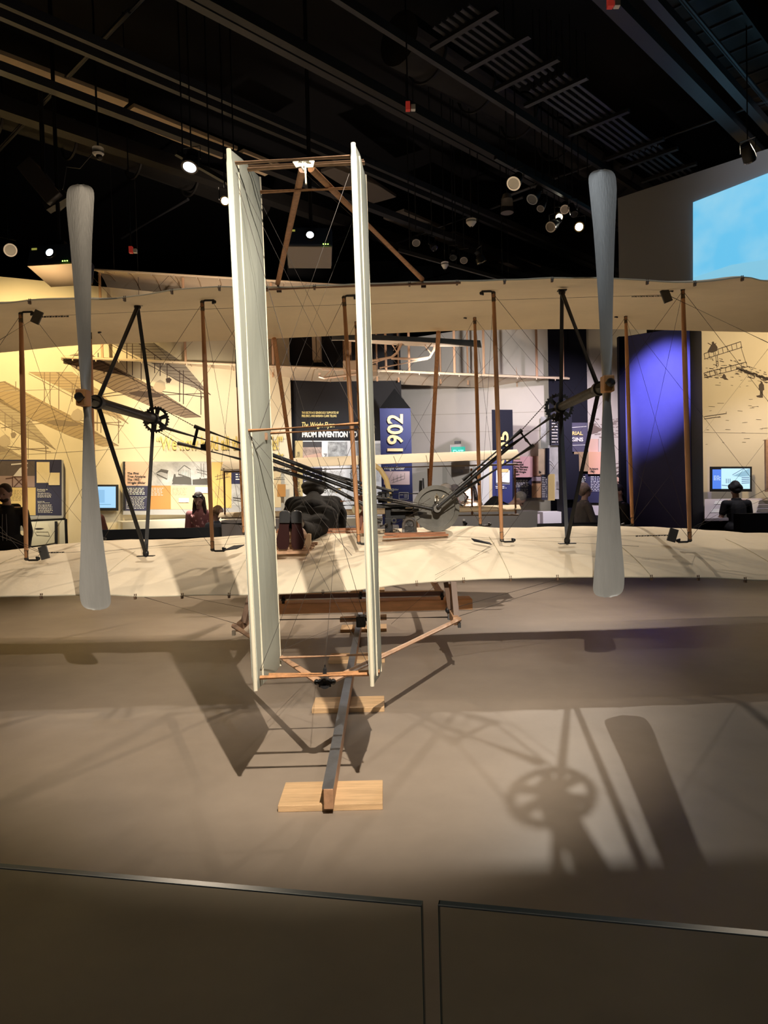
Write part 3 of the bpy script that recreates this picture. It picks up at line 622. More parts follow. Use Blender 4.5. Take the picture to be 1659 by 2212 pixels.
g = M(); line_on(g, q, 590, 1035, 615, 1036, 1.2, .01); line_on(g, q, 596, 1032, 612, 1032, .9, .01); g.obj('photo_shapes', MATS['photo_ink'], o)
# -- lit worktop shelf below the panel and dark bench fronts
g = M(); pw = Off(PL_L, .72)
def slab(pl, x0, x1, zt, zb2, depth, mt, name, label=None, cat=None, group=None, kind=None):
    a = pl.at(x0, 1060, 0); b = pl.at(x1, 1060, 0); n = pl.n * -depth; g = M()
    def z(p, h): return V((p.x, p.y, h))
    g.hexa([z(a, zb2), z(b, zb2), z(b + n, zb2), z(a + n, zb2)], [z(a, zt), z(b, zt), z(b + n, zt), z(a + n, zt)])
    return g.obj(name, mt, label=label, cat=cat, group=group, kind=kind)
slab(pw, 262, 560, .8, -.4, .7, col('worktop_white', (.8, .75, .62)), 'display_table', 'white topped display table below the glider photo panel', 'table')
pb = Plane(200, 10.6, 480, 10.6)
o = slab(pb, 205, 475, .70, -.4, .35, black, 'display_bench', 'long black bench with slate blue sloping face, left of the pilot', 'bench'); ya = pb.at(205, 1060, .01)
g = M(); a, b = pb.at(205, 1060), pb.at(475, 1060); g.hexa([V((a.x, a.y - .03, .575)), V((b.x, b.y - .03, .575)), V((b.x, b.y, .575)), V((a.x, a.y, .575))], [V((a.x, a.y - .012, .72)), V((b.x, b.y - .012, .72)), V((b.x, b.y + .02, .72)), V((a.x, a.y + .02, .72))])
g.obj('sloping_face', col('slate_blue', (.06, .075, .1), .4), o)
pf = Plane(470, 10.5, 1165, 10.5)
slab(pf, 476, 640, .82, -.4, .5, col('pale_plinth', (.5, .5, .55)), 'pale_plinth', 'pale lilac plinth just left of the pilot', 'plinth')
slab(pf, 640, 860, .67, -.4, .5, greybox, 'grey_plinth', 'grey plinth behind the engine, left section', 'plinth')
slab(pf, 870, 1160, .845, -.4, .5, greybox, 'grey_plinth', 'grey plinth behind the flywheel, right section', 'plinth')
o = slab(pf, 1160, 1345, .64, -.4, .3, black, 'display_bench', 'black bench with dark grey face behind the right propeller', 'bench')
rect_on(pf, 1160, 1132, 1345, 1148, col('dark_slate', (.05, .055, .06), .5), o, 'sloping_face', .002, .01)
pe = Plane(1520, 10.6, 1659, 10.6)
o = slab(pe, 1598, 1720, .72, -.4, .2, black, 'display_bench', 'black bench in front of the woman at the right', 'bench')
# -- centre column texts
C_ = PL_C
text_on(C_, (652, 889, 732, 894), 'THIS SECTION IS GENEROUSLY SUPPORTED BY', gold, wall_c, off=.02, depth=.01); text_on(C_, (652, 896, 727, 901), 'FREDERICK AND BARBARA CLARK TELLING', gold, wall_c, off=.02, depth=.01)
text_on(C_, (652, 912, 723, 927), 'The Wright Flyer:', gold, wall_c, off=.01, shear=.2, depth=.02); text_on(C_, (653, 932, 772, 945), 'FROM INVENTION TO', ink_w, wall_c, off=.05, depth=.03)
o = panel(C_, 637, 952, 862, 1125, .04, white, 'tall white and gold text panel with hangar photos behind the pilot'); q = Off(C_, .062)
rect_on(q, 637, 952, 654, 1125, col('gold_panel', (.55, .43, .2)), o, 'colour_field', 0, .003); text_on(q, (640, 976, 650, 1085), 'The Wright Flyer: From Invention to Icon', black_ink, o, off=.01, rot=90, lift=.005, depth=.002)
rect_on(q, 654, 954, 695, 1000, col('photo_hangar', (.4, .3, .26), var=.5, scale=7), o, 'photo', 0, .003); rect_on(q, 654, 954, 695, 966, darkp, o, 'photo', .004, .002)
g = M(); poly_on(g, q, [(655, 1000), (656, 985), (695, 978), (695, 996), (670, 1000)], .008); g.obj('photo_floor', col('hangar_floor', (.6, .38, .3)), o)
rect_on(q, 654, 1010, 696, 1050, navyp, o, 'text_field', 0, .003); greek(q, 657, 1014, 690, 1046, 8, ink_w, o, .36)
rect_on(q, 708, 954, 750, 996, col('photo_street', (.35, .36, .37), var=.7, scale=9), o, 'photo', 0, .003); rect_on(q, 764, 954, 777, 998, greyph, o, 'photo', 0, .003); rect_on(q, 810, 958, 822, 990, greyph, o, 'photo', 0, .003)
text_on(q, (699, 1010, 707, 1065), 'Out of Sight, Not', black_ink, o, off=.01, rot=90, lift=.005, depth=.002); text_on(q, (699, 980, 706, 996), 'Mind', black_ink, o, off=.01, rot=90, lift=.005, depth=.002); text_on(q, (755, 985, 763, 1060), 'Wright-Smithsonian Feud', black_ink, o, off=.01, rot=90, lift=.005, depth=.002)
greek(q, 712, 1017, 745, 1034, 6, grey_ink, o, .2); greek(q, 768, 1012, 778, 1050, 10, grey_ink, o, .2); greek(q, 812, 1015, 821, 1040, 8, grey_ink, o, .2)
rect_on(q, 712, 1054, 724, 1064, col('photo_bw', (.3, .3, .28), var=.8, scale=14), o, 'photo', 0, .003); rect_on(q, 725, 1054, 736, 1065, ochre, o, 'photo', 0, .003)
slab(Plane(640, 12.6, 830, 12.6), 600, 830, .72, -.4, .6, col('cream_top', (.7, .62, .48)), 'display_table', 'cream display table behind the pilot and engine', 'table')
# -- three sided year signs
def year_sign(px0, px1, py0, D, txt, rect, label, peak, fm, lm, side=None):
    pl = Plane(px0, D, px1, D + .02); a = pl.at(px0, py0); b = pl.at(px1, py0); o = empty('year_sign', V(((a.x + b.x) / 2, D + .2, -.4)), label, 'sign')
    c = V(((a.x + b.x) / 2 + (.05 if peak else -.1), D + .5, a.z)); g = M(); low = lambda p: V((p.x, p.y, -.4))
    g.add([low(a), low(b), low(c), a, b, c], [(0, 1, 4, 3), (1, 2, 5, 4), (2, 0, 3, 5), (3, 4, 5), (2, 1, 0)]); g.obj('body', fm, o)
    text_on(pl, rect, txt, lm, o, off=.02, rot=90, lift=.012, depth=.03)
    if peak:
        t = V((lerp(a.x, b.x, .5), D + .25, a.z + .37)); g = M(); g.add([a, b, c, t], [(0, 1, 3), (1, 2, 3), (2, 0, 3), (2, 1, 0)]); g.obj('pyramid_cap', black, o)
    return o, pl
bl = col('sign_blue', (.012, .02, .13)); cgold = col('sign_gold', (.82, .64, .36))
o, pl = year_sign(820, 887, 882, 12.3, '1902', (836, 895, 871, 975), 'blue three sided sign with pyramid top reading 1902', True, bl, cgold)
text_on(pl, (829, 1008, 874, 1017), 'Wright Glider', ink_w, o, off=.005, lift=.01, depth=.004)
rect_on(pl, 829, 1018, 885, 1047, col('pink_photo', (.75, .58, .62)), o, 'photo', .005, .006); g = M()
for l in ((845, 1038, 872, 1028), (847, 1043, 874, 1034), (850, 1030, 850, 1042), (858, 1026, 858, 1040), (866, 1024, 866, 1038), (874, 1022, 874, 1034)): line_on(g, pl, *l, .7, .015)
g.obj('photo_shapes', MATS['photo_ink'], o); text_on(pl, (826, 1055, 861, 1061), 'Wright Glider', ink_w, o, off=.005, lift=.01, depth=.004)
g = M(); lx = [(862, 1064, 882, 1064), (882, 1064, 882, 1078), (862, 1078, 882, 1078), (862, 1064, 862, 1078), (864, 1069, 871, 1069), (873, 1068, 880, 1068), (873, 1071, 880, 1071), (873, 1074, 880, 1074)]
for l in lx: line_on(g, pl, *l, .8, .012)
g.obj('caption_frame', ink_w, o)
o, pl = year_sign(1062, 1107, 885, 12.6, '1905', (1076, 932, 1098, 1020), 'dark three sided sign with gold 1905 beside right drive tubes', False, deepnavy, col('sign_gold2', (.6, .47, .2)))
rect_on(pl, 1064, 990, 1107, 1120, bl, o, 'lower_face', .02, .01); rect_on(pl, 1072, 1016, 1101, 1046, white, o, 'photo', .031, .004)
g = M(); poly_on(g, pl, [(1072, 1043), (1085, 1041), (1101, 1043), (1101, 1045), (1072, 1045)], .04); poly_on(g, pl, [(1077, 1023), (1083, 1027), (1080, 1028)], .04); g.obj('photo_shapes', MATS['photo_ink'], o); greek(pl, 1070, 1049, 1094, 1056, 2, ink_w, o, .45, off=.04)
rect_on(pl, 1057, 990, 1063, 1120, col('side_gold', (.6, .5, .3)), o, 'edge_strip', .02, .01)
# -- exit sign, door
p = P(990, 972, 13.6); o = empty('exit_sign', p, 'glowing green EXIT sign on the pale wall above the canard', 'sign')
g = M(); g.box(p + V((-.01, .05, -.02)), .3, .06, .25); g.obj('housing', col('exit_grey', (.3, .28, .27), .5), o)
g = M(); g.box(p + V((0, .01, -.04)), .26, .02, .2); g.obj('panel', col('exit_green', (.005, .06, .05), emit=((.01, .5, .36), 0.5)), o)
pl = Plane(976, 13.59, 1004, 13.59); text_on(pl, (979, 972, 1001, 986), 'EXIT', col('exit_letters', (.02, .3, .26), emit=((.25, 1, .85), 1.2)), o, off=.0, lift=.02, depth=.006)
g = M(); g.box(p + V((0, .08, .15)), .12, .06, .05); g.obj('bracket', black_metal, o)
dp = Off(PL_G, .0); g = M(); d0 = [PL_G.at(958, 1130, .01), PL_G.at(1060, 1130, .01), PL_G.at(1060, 1006, .01), PL_G.at(958, 1006, .01)]
g.hexa(d0, [x + PL_G.n * .05 for x in d0]); door = g.obj('door_1', col('door_frame', (.42, .4, .36)), kind='structure')
rect_on(PL_G, 966, 1010, 1020, 1130, col('door_leaf', (.5, .47, .43)), door, 'door_leaf', .062, .02); rect_on(PL_G, 976, 1014, 998, 1021, greybox, door, 'door_closer', .085, .05); rect_on(PL_G, 1004, 1008, 1022, 1013, white, door, 'notice', .085, .01)
rect_on(PL_G, 1028, 1000, 1062, 1120, white, door, 'white_panel', .062, .02)
# -- pink panel etc
o = panel(PL_G, 1107, 986, 1145, 1031, .3, pinkp, 'pink panel titled Creating a Practical Flying Machine'); q = Off(PL_G, .322)
text_on(q, (1110, 996, 1141, 1028), 'Creating\na Practical\nFlying Machine:\nThe 1904 and\n1905 Wright\nFlyers', black_ink, o, off=.03, lift=.004, depth=.003)
o = panel(PL_G, 1109, 1031, 1148, 1076, .16, navyp, 'navy text panel under the pink title panel'); q = Off(PL_G, .182); greek(q, 1112, 1036, 1144, 1053, 6, ink_w, o, .45); greek(q, 1112, 1055, 1143, 1073, 9, ink_w, o, .22)
o = panel(PL_G, 1146, 985, 1167, 1028, .1, col('dusk_print', (.5, .28, .2), var=.2, scale=4), 'dusk coloured photo panel right of the pink title panel')
o = panel(PL_G, 1147, 1030, 1169, 1075, .14, orangep, 'orange panel with small photo strip beside the navy text panel'); q = Off(PL_G, .162); rect_on(q, 1147, 1030, 1169, 1040, col('lilac_print', (.6, .48, .62)), o, 'photo', 0, .003); rect_on(q, 1149, 1039, 1168, 1044, MATS['photo_brown'], o, 'photo', .004, .003); greek(q, 1152, 1050, 1165, 1060, 4, grey_ink, o, .2)
o = panel(PL_G, 1168, 900, 1190, 968, .1, greyph, 'tall grey photo panel left of the dark column'); 
PD2 = Plane(1160, 12.8, 1216, 12.2)
o = panel(PD2, 1163, 970, 1178, 1025, .1, col('sand_print', (.6, .48, .34), var=.15, scale=6), 'sand coloured book panel left of dark spine'); text_on(Off(PD2, .122), (1164, 1017, 1169, 1022), 'The', black_ink, o, off=.03, lift=.004, depth=.003)
o = panel(PD2, 1178, 968, 1183, 1025, .12, deepnavy, 'dark spine strip between sand and grey photo panels')
o = panel(PD2, 1190, 885, 1213, 962, .1, slate, 'slate panel with white text lines beside right sprocket'); greek(Off(PD2, .122), 1192, 905, 1206, 958, 8, ink_w, o, .35)
o = panel(PD2, 1184, 962, 1216, 1078, .08, col('silver_photo', (.6, .62, .62), var=.3, scale=3), 'silvery photo panel of curved wings beside dark column'); q = Off(PD2, .102)
g = M(); 
for k in range(7): line_on(g, q, 1184 + k * 2.0, 993 + k * k * .28, 1186 + k * 2.0, 993 + (k + 1) ** 2 * .28, 1.2, .004); line_on(g, q, 1184 + k * 2.0, 1000 + k * k * .22, 1186 + k * 2.0, 1000 + (k + 1) ** 2 * .22, 1.2, .004)
g.obj('photo_lines', white, o); rect_on(q, 1183, 1024, 1198, 1081, col('yellow_print', (.66, .53, .22)), o, 'colour_field', .002, .004); rect_on(q, 1170, 1025, 1184, 1080, slate, o, 'text_field', .002, .004); greek(q, 1171, 1030, 1182, 1075, 12, ink_w, o, .35)
rect_on(q, 1202, 1040, 1214, 1056, greyph, o, 'photo', .002, .003)
# -- dark column and aerial age
g = M(); a = P(1215, 1060, 11.9); b = P(1238, 1060, 11.9); z0, z1 = -.4, 2.6
g.box(((a.x + b.x) / 2, 12.1, 1.0), b.x - a.x, .4, 2.9); g.box(((a.x + b.x) / 2 + .05, 12.0, 1.35), b.x - a.x + .06, .4, .75); g.obj('trim_21', deepnavy, kind='structure')
o = panel(PL_D, 1232, 913, 1269, 976, .03, col('twilight', (.06, .055, .12)), 'dark violet panel with AERIAL BEGINS lettering'); q = Off(PL_D, .052)
text_on(q, (1222, 932, 1259, 940), 'AERIAL', gold, o, off=.03, lift=.003, depth=.02); text_on(q, (1222, 945, 1260, 954), 'BEGINS', ink_w, o, off=.04, lift=.003, depth=.02)
g = M(); line_on(g, q, 1230, 924, 1267, 921, 1, .004); line_on(g, q, 1232, 962, 1268, 961, 1, .004); g.obj('rule_line', ink_w, o)
o = panel(PL_D, 1240, 976, 1272, 1018, .05, col('brown_print', (.35, .24, .13)), 'brown gold photo field below the AERIAL panel')
o = panel(PL_P, 1272, 948, 1292, 976, .05, blushp, 'pale dune photo panel behind the right propeller'); 
o = panel(PL_P, 1270, 976, 1300, 1024, .1, orangep, 'orange dune panel reading Aviators 1905 by the right propeller'); text_on(Off(PL_P, .122), (1273, 1010, 1292, 1021), 'Aviators\n1905-', black_ink, o, off=.03, lift=.004, depth=.003)
o = panel(PL_P, 1232, 1024, 1320, 1086, .04, navyp, 'navy text panel behind the grey haired woman'); q = Off(PL_P, .062); greek(q, 1240, 1028, 1268, 1057, 8, ink_w, o, .42); greek(q, 1276, 1028, 1300, 1062, 10, ink_w, o, .4)
slab(Plane(1170, 12.0, 1345, 12.0), 1172, 1218, .77, -.4, .5, white, 'display_table', 'white display table below silvery photo panel', 'table')
slab(Plane(1107, 11.9, 1345, 11.9), 1107, 1165, .74, -.4, .5, col('pinkwhite', (.78, .7, .74)), 'display_table', 'pale pink topped table below the pink title panel', 'table')
slab(Plane(1240, 12.1, 1345, 12.1), 1240, 1300, .68, -.4, .5, charcoal, 'display_table', 'dark table in front of the grey haired woman', 'table')
# -- right TV, table
PT = Plane(1533, 12.35, 1630, 12.0)
o, q = monitor(PT, 1533, 1008, 1624, 1062, .05, 'wall television showing a blue tinted building, at right')
g = M(); f = [PT.at(1533, 1062, .1), PT.at(1624, 1062, .1), PT.at(1621, 1007, .1), PT.at(1533, 1009, .1)]
rect_on(q, 1539, 1014, 1558, 1056, col('tv_blue', (.1, .1, .1), emit=((.04, .2, .85), 0.52)), o, 'screen', 0, .003); rect_on(q, 1558, 1012, 1620, 1056, col('tv_sky', (.1, .1, .1), emit=((.5, .8, .93), 0.58)), o, 'screen', 0, .003)
tvd = col('tv_dark', (.1, .1, .1), emit=((.07, .17, .4), 0.35)); g = M(); line_on(g, q, 1582, 1026, 1608, 1011, 1.2, .005); poly_on(g, q, [(1583, 1028), (1619, 1012), (1619, 1028), (1600, 1030)], .004, 1)
for k in range(4): line_on(g, q, 1602, 1032 + k * 4, 1619, 1031 + k * 4, 1.6, .005)
for k in range(3): line_on(g, q, 1569 + k * 4, 1034, 1569 + k * 4, 1044, 1.4, .005)
line_on(g, q, 1559, 1048, 1580, 1050, 1.4, .005); g.obj('screen_image', [tvd, col('tv_mid', (.1, .1, .1), emit=((.28, .55, .72), 0.46))], o)
greek(q, 1542, 1027, 1557, 1038, 4, col('tv_text', (.1, .1, .1), emit=((.7, .85, .95), 0.58)), o, .4, 'screen_text', .005)
TP0 = V((0, 12.0, .91)); TPN = V((0, -.26, 1.0)).normalized()
class Tilt:
    n = TPN
    def at(s_, x, y, off=0.):
        d = ray(x, y); o = TP0 + TPN * off; return CAM + d * ((o - CAM).dot(TPN) / d.dot(TPN))
tl = Tilt(); g = M(); q4 = [tl.at(1522, 1120), tl.at(1672, 1117), tl.at(1672, 1076), tl.at(1522, 1078)]; g.hexa([p - V((0, 0, .04)) for p in q4], q4)
o = g.obj('display_table', col('table_lilac', (.62, .56, .62)), label='wide pale lilac sloping table with papers below the television', cat='table')
g = M(); c = q4[0].lerp(q4[2], .5); g.box((c.x, c.y + .1, .1), 1.6, .3, 1.0); g.obj('table_base', black, o)
def sheet(pts, label, mt=white, group=None): g = M(); a = [tl.at(x, y, .001) for x, y in pts]; g.hexa(a, [tl.at(x, y, .008) for x, y in pts]); return g.obj('paper_sheet', mt, label=label, cat='paper', group=group)
sheet([(1542, 1089), (1566, 1089), (1569, 1082), (1545, 1082)], 'white sheet at the back of the lilac table left of the woman')
sheet([(1534, 1107), (1557, 1107), (1562, 1099), (1538, 1099)], 'white sheet at the front left of the lilac table')
sheet([(1560, 1107), (1573, 1107), (1574, 1099), (1564, 1099)], 'cream sheet just left of the woman on the lilac table', col('sheet_cream', (.78, .72, .6)))
sheet([(1612, 1108), (1632, 1108), (1640, 1080), (1620, 1080)], 'printed warm white sheet on the lilac table right of the woman', col('sheet_warm', (.75, .68, .6)))
for k in range(3): sheet([(1634 + k * 2, 1106 - k * 9), (1660 + k * 2, 1106 - k * 9), (1662 + k * 2, 1099 - k * 9), (1637 + k * 2, 1099 - k * 9)], 'dark photograph on the lilac table at right edge, %s row' % ('nearest', 'middle', 'farthest')[k], col('sheet_dark', (.1, .09, .1), var=.5))

p = P(1002, 1127, 10.5); o = empty('small_spotlight', p, 'tiny white spotlight with black head fixed to the front of the grey plinth', 'lamp'); p = p - V((0, .03, 0))
g = M(); g.ell(p + V((0, .02, .02)), .022, .03, .022); g.obj('white_cover', white, o, smooth=True); g = M(); g.tube([p + V((.0, .01, .0)), p + V((.02, -.04, -.03))], [.02, .026], 12); g.obj('black_head', black_metal, o, smooth=True)
# ================================================================= THE AIRCRAFT
XC = -.23
fly = empty('biplane', (XC, 5.6, 0), 'cream fabric pusher biplane with twin grey propellers and twin rudders', 'airplane')
DT, DL = 4.6, 6.58
def prof(px, py, D):
    pts = [P(a, b, D) for a, b in zip(px, py)]; return [p.x for p in pts], [p.z for p in pts]
def ext(xs, zs):
    z0, z1 = zs[0], zs[-1]
    return [XC - 6.15, XC - 4] + xs + [XC + 4, XC + 6.15], [z0 - .1, z0 - .03] + zs + [z1 + .0, z1 - .08]
UT = ext(*prof([0, 90, 165, 240, 290, 340, 390, 440, 500, 600, 700, 900, 1100, 1200, 1340, 1405, 1500, 1560, 1610, 1659], [656, 648, 647, 647, 641, 633, 626, 622, 621, 622, 618, 611, 606, 602, 603, 608, 611, 605, 600, 608], DT))
UL = ext(*prof([0, 170, 500, 800, 1000, 1300, 1659], [762, 746, 735, 722, 714, 711, 718], DL))
LT = ext(*prof([0, 110, 215, 320, 420, 540, 600, 740, 800, 880, 1000, 1105, 1210, 1340, 1520, 1590, 1659], [1290, 1288, 1286, 1290, 1287, 1286, 1284, 1278, 1272, 1262, 1254, 1250, 1248, 1248, 1249, 1252, 1255], DT))
LCx, LCz = ext(*prof([0, 60, 145, 225, 380, 480, 640, 830, 1000, 1100, 1200, 1300, 1400, 1480, 1560, 1659], [1190, 1183, 1175, 1170, 1168, 1163, 1155, 1147, 1139, 1142, 1140, 1139, 1140, 1143, 1147, 1152], 5.95))
TM = .68; CAMB = .095
def shp(t): return math.sin(PI / 2 * t / TM) if t < TM else math.cos(PI / 2 * (t - TM) / (1 - TM)) ** .8
def rib(x): 
    u = ((x - .81) / .305) % 1.0; return math.sin(PI * u) ** 2
def upper_pt(x, t, off=0):
    z = lerp(crom(*UT, x), crom(*UL, x), t) + CAMB * shp(t); return V((x, lerp(DT, DL, t), z + off))
def lower_pt(x, t, off=0):
    te = crom(*LT, x); le = (crom(LCx, LCz, x) - .03 - CAMB - (1 - TM) * te) / TM
    return V((x, lerp(DT, DL, t), lerp(te, le, t) + CAMB * shp(t) + off))
def wing(name, fn, mt):
    g = M(); x0, x1 = XC - 6.1, XC + 6.1; nx = int((x1 - x0) / .061); ts = [0, .012, .06, .13, .2, .28, .36, .45, .54, .62, .7, .78, .85, .91, .96, .99, 1.0]; n = len(ts)
    def th(t): return .007 + .034 * math.sin(PI * min(1, t * 1.02) ** .62) if t < .985 else .016
    top = []; bot = []
    for i in range(nx + 1):
        x = x0 + (x1 - x0) * i / nx; s = rib(x)
        for t in ts:
            k = math.sin(PI * min(1, max(0, t))) ** .5
            sc_ = (.010 * s if t < .03 else 0)
            p = fn(x, t); top.append(p + V((0, sc_, th(t) - .006 * s * k))); bot.append(p + V((0, sc_, .004 * s * k)))
    def quads(o, flip):
        r = []
        for i in range(nx):
            for j in range(n - 1):
                a = o + i * n + j; q = (a, a + n, a + n + 1, a + 1); r.append(q[::-1] if flip else q)
        return r
    N = len(top); fs = quads(0, False) + quads(N, True)
    for i in range(nx):
        a = i * n; fs.append((a, N + a, N + a + n, a + n)); a = i * n + n - 1; fs.append((a, a + n, N + a + n, N + a))
    for i in (0, nx):
        for j in range(n - 1): a = i * n + j; fs.append((a, a + 1, N + a + 1, N + a))
    g.add(top + bot, fs); return g.obj(name, mt, fly, smooth=60)
up = wing('upper_wing', upper_pt, muslin); lo = wing('lower_wing', lower_pt, muslin)
for nm, fn, par in (('trailing_edge', upper_pt, up), ('trailing_edge', lower_pt, lo)):
    g = M(); g.tube([fn(XC - 6.1 + 12.2 * i / 200, 0, .004) + V((0, .010 * rib(XC - 6.1 + 12.2 * i / 200) - .002, 0)) for i in range(201)], .0045, 6); g.obj(nm, piping, par, smooth=True)
# rib end clips on the trailing edges, seams over the ribs
clip = None
def put_clip(p, par, s=1.0):
    global clip
    if clip is None:
        g = M(); g.box(V((0, -.004, -.016)), .016, .03, .03); g.box(V((-.006, -.002, .01)), .004, .012, .03); g.box(V((.008, -.002, .012)), .004, .012, .028); g.tube([(-.014, -.012, -.004), (.014, -.012, -.004)], .004, 6)
        clip = bpy.data.meshes.new('rib_clip'); clip.from_pydata(g.v, [], g.f); clip.materials.append(mat('clip_brown', (.1, .06, .035), .5, var=.3))
    o = bpy.data.objects.new('rib_clip', clip); o.scale = (.75, .75, .62); COL.objects.link(o); o.parent = par; o.location = p - rootloc(par)
for k in range(-20, 20):
    x = .81 + k * .305
    if abs(x - XC) > 6.05: continue
    if -3.0 < x < 3.0:
        put_clip(upper_pt(x, 0, -.002), up); put_clip(lower_pt(x, 0, .004), lo)
    g = M(); 
    if k % 3 == 0 and abs(x) < 3:
        pts = [lower_pt(x, t, .045 * math.sin(PI * min(1, t * 1.02) ** .62) * .76 + .011) for t in (.01, .08, .16, .25, .35, .45)]; g.tube(pts, .0022, 5); g.obj('seam_lacing', piping, lo)
# ---- interplane struts
rt = [(45, 680), (437, 655), (743, 645), (1066, 635), (1475, 628)]; rb = [(57, 1205), (459, 1185), (775, 1170), (1084, 1165), (1490, 1165)]
DR, DF = 5.15, 6.3
RT = [P(*p, DR) for p in rt]; RB = [P(*p, DR) for p in rb]
ft = [(196, 756), (511, 740), (770, 730), (1026, 716), (1352, 714)]; fb = [(206, 1185), (527, 1172), (787, 1160), (1038, 1152), (1366, 1146)]
FT = [P(*p, DF) for p in ft]; FB = [P(*p, DF) for p in fb]
for i in range(5):
    FB[i].z = lower_pt(FB[i].x, (DF - DT) / 1.98, .04).z; FT[i].z = upper_pt(FT[i].x, (DF - DT) / 1.98, -.002).z
for s, X in ((0, -4.05), (1, 3.62)):
    for A_, B_, D in ((RT, RB, DR), (FT, FB, DF)):
        t = (D - DT) / 1.98; a = upper_pt(X, t, -.01); b = lower_pt(X, t, .03)
        if s: A_.append(a); B_.append(b)
        else: A_.insert(0, a); B_.insert(0, b)
for T_, B_, r in ((RT, RB, .0145), (FT, FB, .0145)):
    for a, b in zip(T_, B_):
        g = M(); d = (b - a).normalized(); g.tube([a, a + d * .06, a + d * .4, b - d * .4, b - d * .06, b], [r * .8, r * .9, r * 1.15, r * 1.15, r * .9, r * .8], 10, ell=(1.0, 1.35)); st = g.obj('strut', spruce, fly, smooth=True)
        for q, dd in ((a, d), (b, -d)):
            g = M(); g.tube([q - dd * .012, q + dd * .055], r * .95, 10, ell=(1.05, 1.4)); g.obj('strut_cap', mat('strut_cap', (.12, .09, .06), .6), st, smooth=True)
            sx = 1 if q.x < XC else -1
            if abs(q.x + .3) < .3 or abs(q.x - .8) < .1: sx = 1 if q.z < 1.5 or q.x < .5 else -1
            e = q - dd * .012
            g = M(); g.tube([e + V((0, 0, 0)) + dd * .022, e, e + V((sx * .022, -.004, 0)) - dd * .006, e + V((sx * .085, -.004, 0)) - dd * .006, e + V((sx * .095, 0, 0)) + dd * .01, e + V((sx * .07, 0, 0)) + dd * .014], .0075, 8); g.ell(e + dd * .005, .016, .016, .014); g.ell(e + V((sx * .085, 0, 0)) + dd * .004, .016, .014, .013); g.obj('strut_fitting', black_metal, st, smooth=True)
# ---- wires
def wire(a, b, r=.0016, mt=wire_steel, par=None, name='rigging_wire'):
    g = M(); g.tube([a, b], r, 5); return g.obj(name, mt, par or fly)
for T_, B_ in ((RT, RB), (FT, FB)):
    for i in range(len(T_) - 1):
        if T_ is RT and i == 3: continue
        o = V((.08, 0, 0)); wire(T_[i] + o * (T_[i].x < XC), B_[i + 1]); wire(B_[i] + o * (T_[i].x < XC), T_[i + 1])
for i in range(7): wire(RT[i], FB[i], .0013); wire(FT[i], RB[i], .0013)
def W(x0, y0, D0, x1, y1, D1, r=.0013): wire(P(x0, y0, D0), P(x1, y1, D1), r)
W(95, 683, 5.1, 430, 668, 5.1); W(430, 668, 5.1, 1430, 637, 5.1)
W(110, 1195, 5.1, 600, 1170, 5.1); W(780, 1172, 5.1, 1460, 1155, 5.1); W(215, 1193, 5.1, 560, 1155, 5.6); W(960, 1157, 5.6, 1380, 1180, 4.9)
W(1448, 640, 5.1, 1659, 740, 4.4, .0022); W(0, 734, 4.4, 80, 685, 5.1, .002); W(0, 1150, 4.7, 95, 1195, 5.1, .002); W(0, 1158, 4.7, 92, 1196, 5.1, .002)
W(1495, 1140, 5.05, 1659, 1055, 5.3, .0018); W(1495, 1142, 5.05, 1659, 1075, 5.3, .0018)
W(312, 1290, 4.62, 520, 1350, 4.45, .002); W(395, 1287, 4.62, 540, 1316, 4.7, .002); W(1210, 1250, 4.62, 985, 1312, 4.8, .002); W(1243, 1252, 4.62, 985, 1333, 4.5, .002)
W(345, 925, 5.7, 545, 1040, 5.6); W(300, 880, 5.0, 600, 1180, 5.2, .0012)
g = M(); g.box(P(514, 796, 6.25), .035, .03, .33); g.obj('guard_plate', black_metal, fly)
# pulley guards with chain beside the outer rear struts
def guard(px, py, D, ang, ext_, label=None):
    p = P(px, py, D); R = Matrix.Rotation(ang, 3, 'Y'); g = M(); g.box(p, .062, .016, .095, rot=R); pg = g.obj('pulley_guard', mat('guard_grey', (.07, .068, .065), .5), fly, bevel=.003)
    for k in range(int(abs(ext_) / .018)):
        q = p + V((math.copysign(k * .018 + .03, ext_), -.0, .0 + .001 * k)); 
    g = M(); n = int(abs(ext_) / .02)
    for k in range(n):
        q = p + V((math.copysign(k * .02 + .03, ext_), 0, 0)); g.tube([q, q + V((math.copysign(.013, ext_), 0, 0))], .005 + .0015 * (k % 2), 6)
    g.obj('guard_chain', black_metal, pg)
guard(80, 685, 5.08, .45, .2); guard(95, 1194, 5.08, -.25, .12); guard(1439, 639, 5.08, -.35, -.22); guard(1453, 1156, 5.08, .3, -.25)
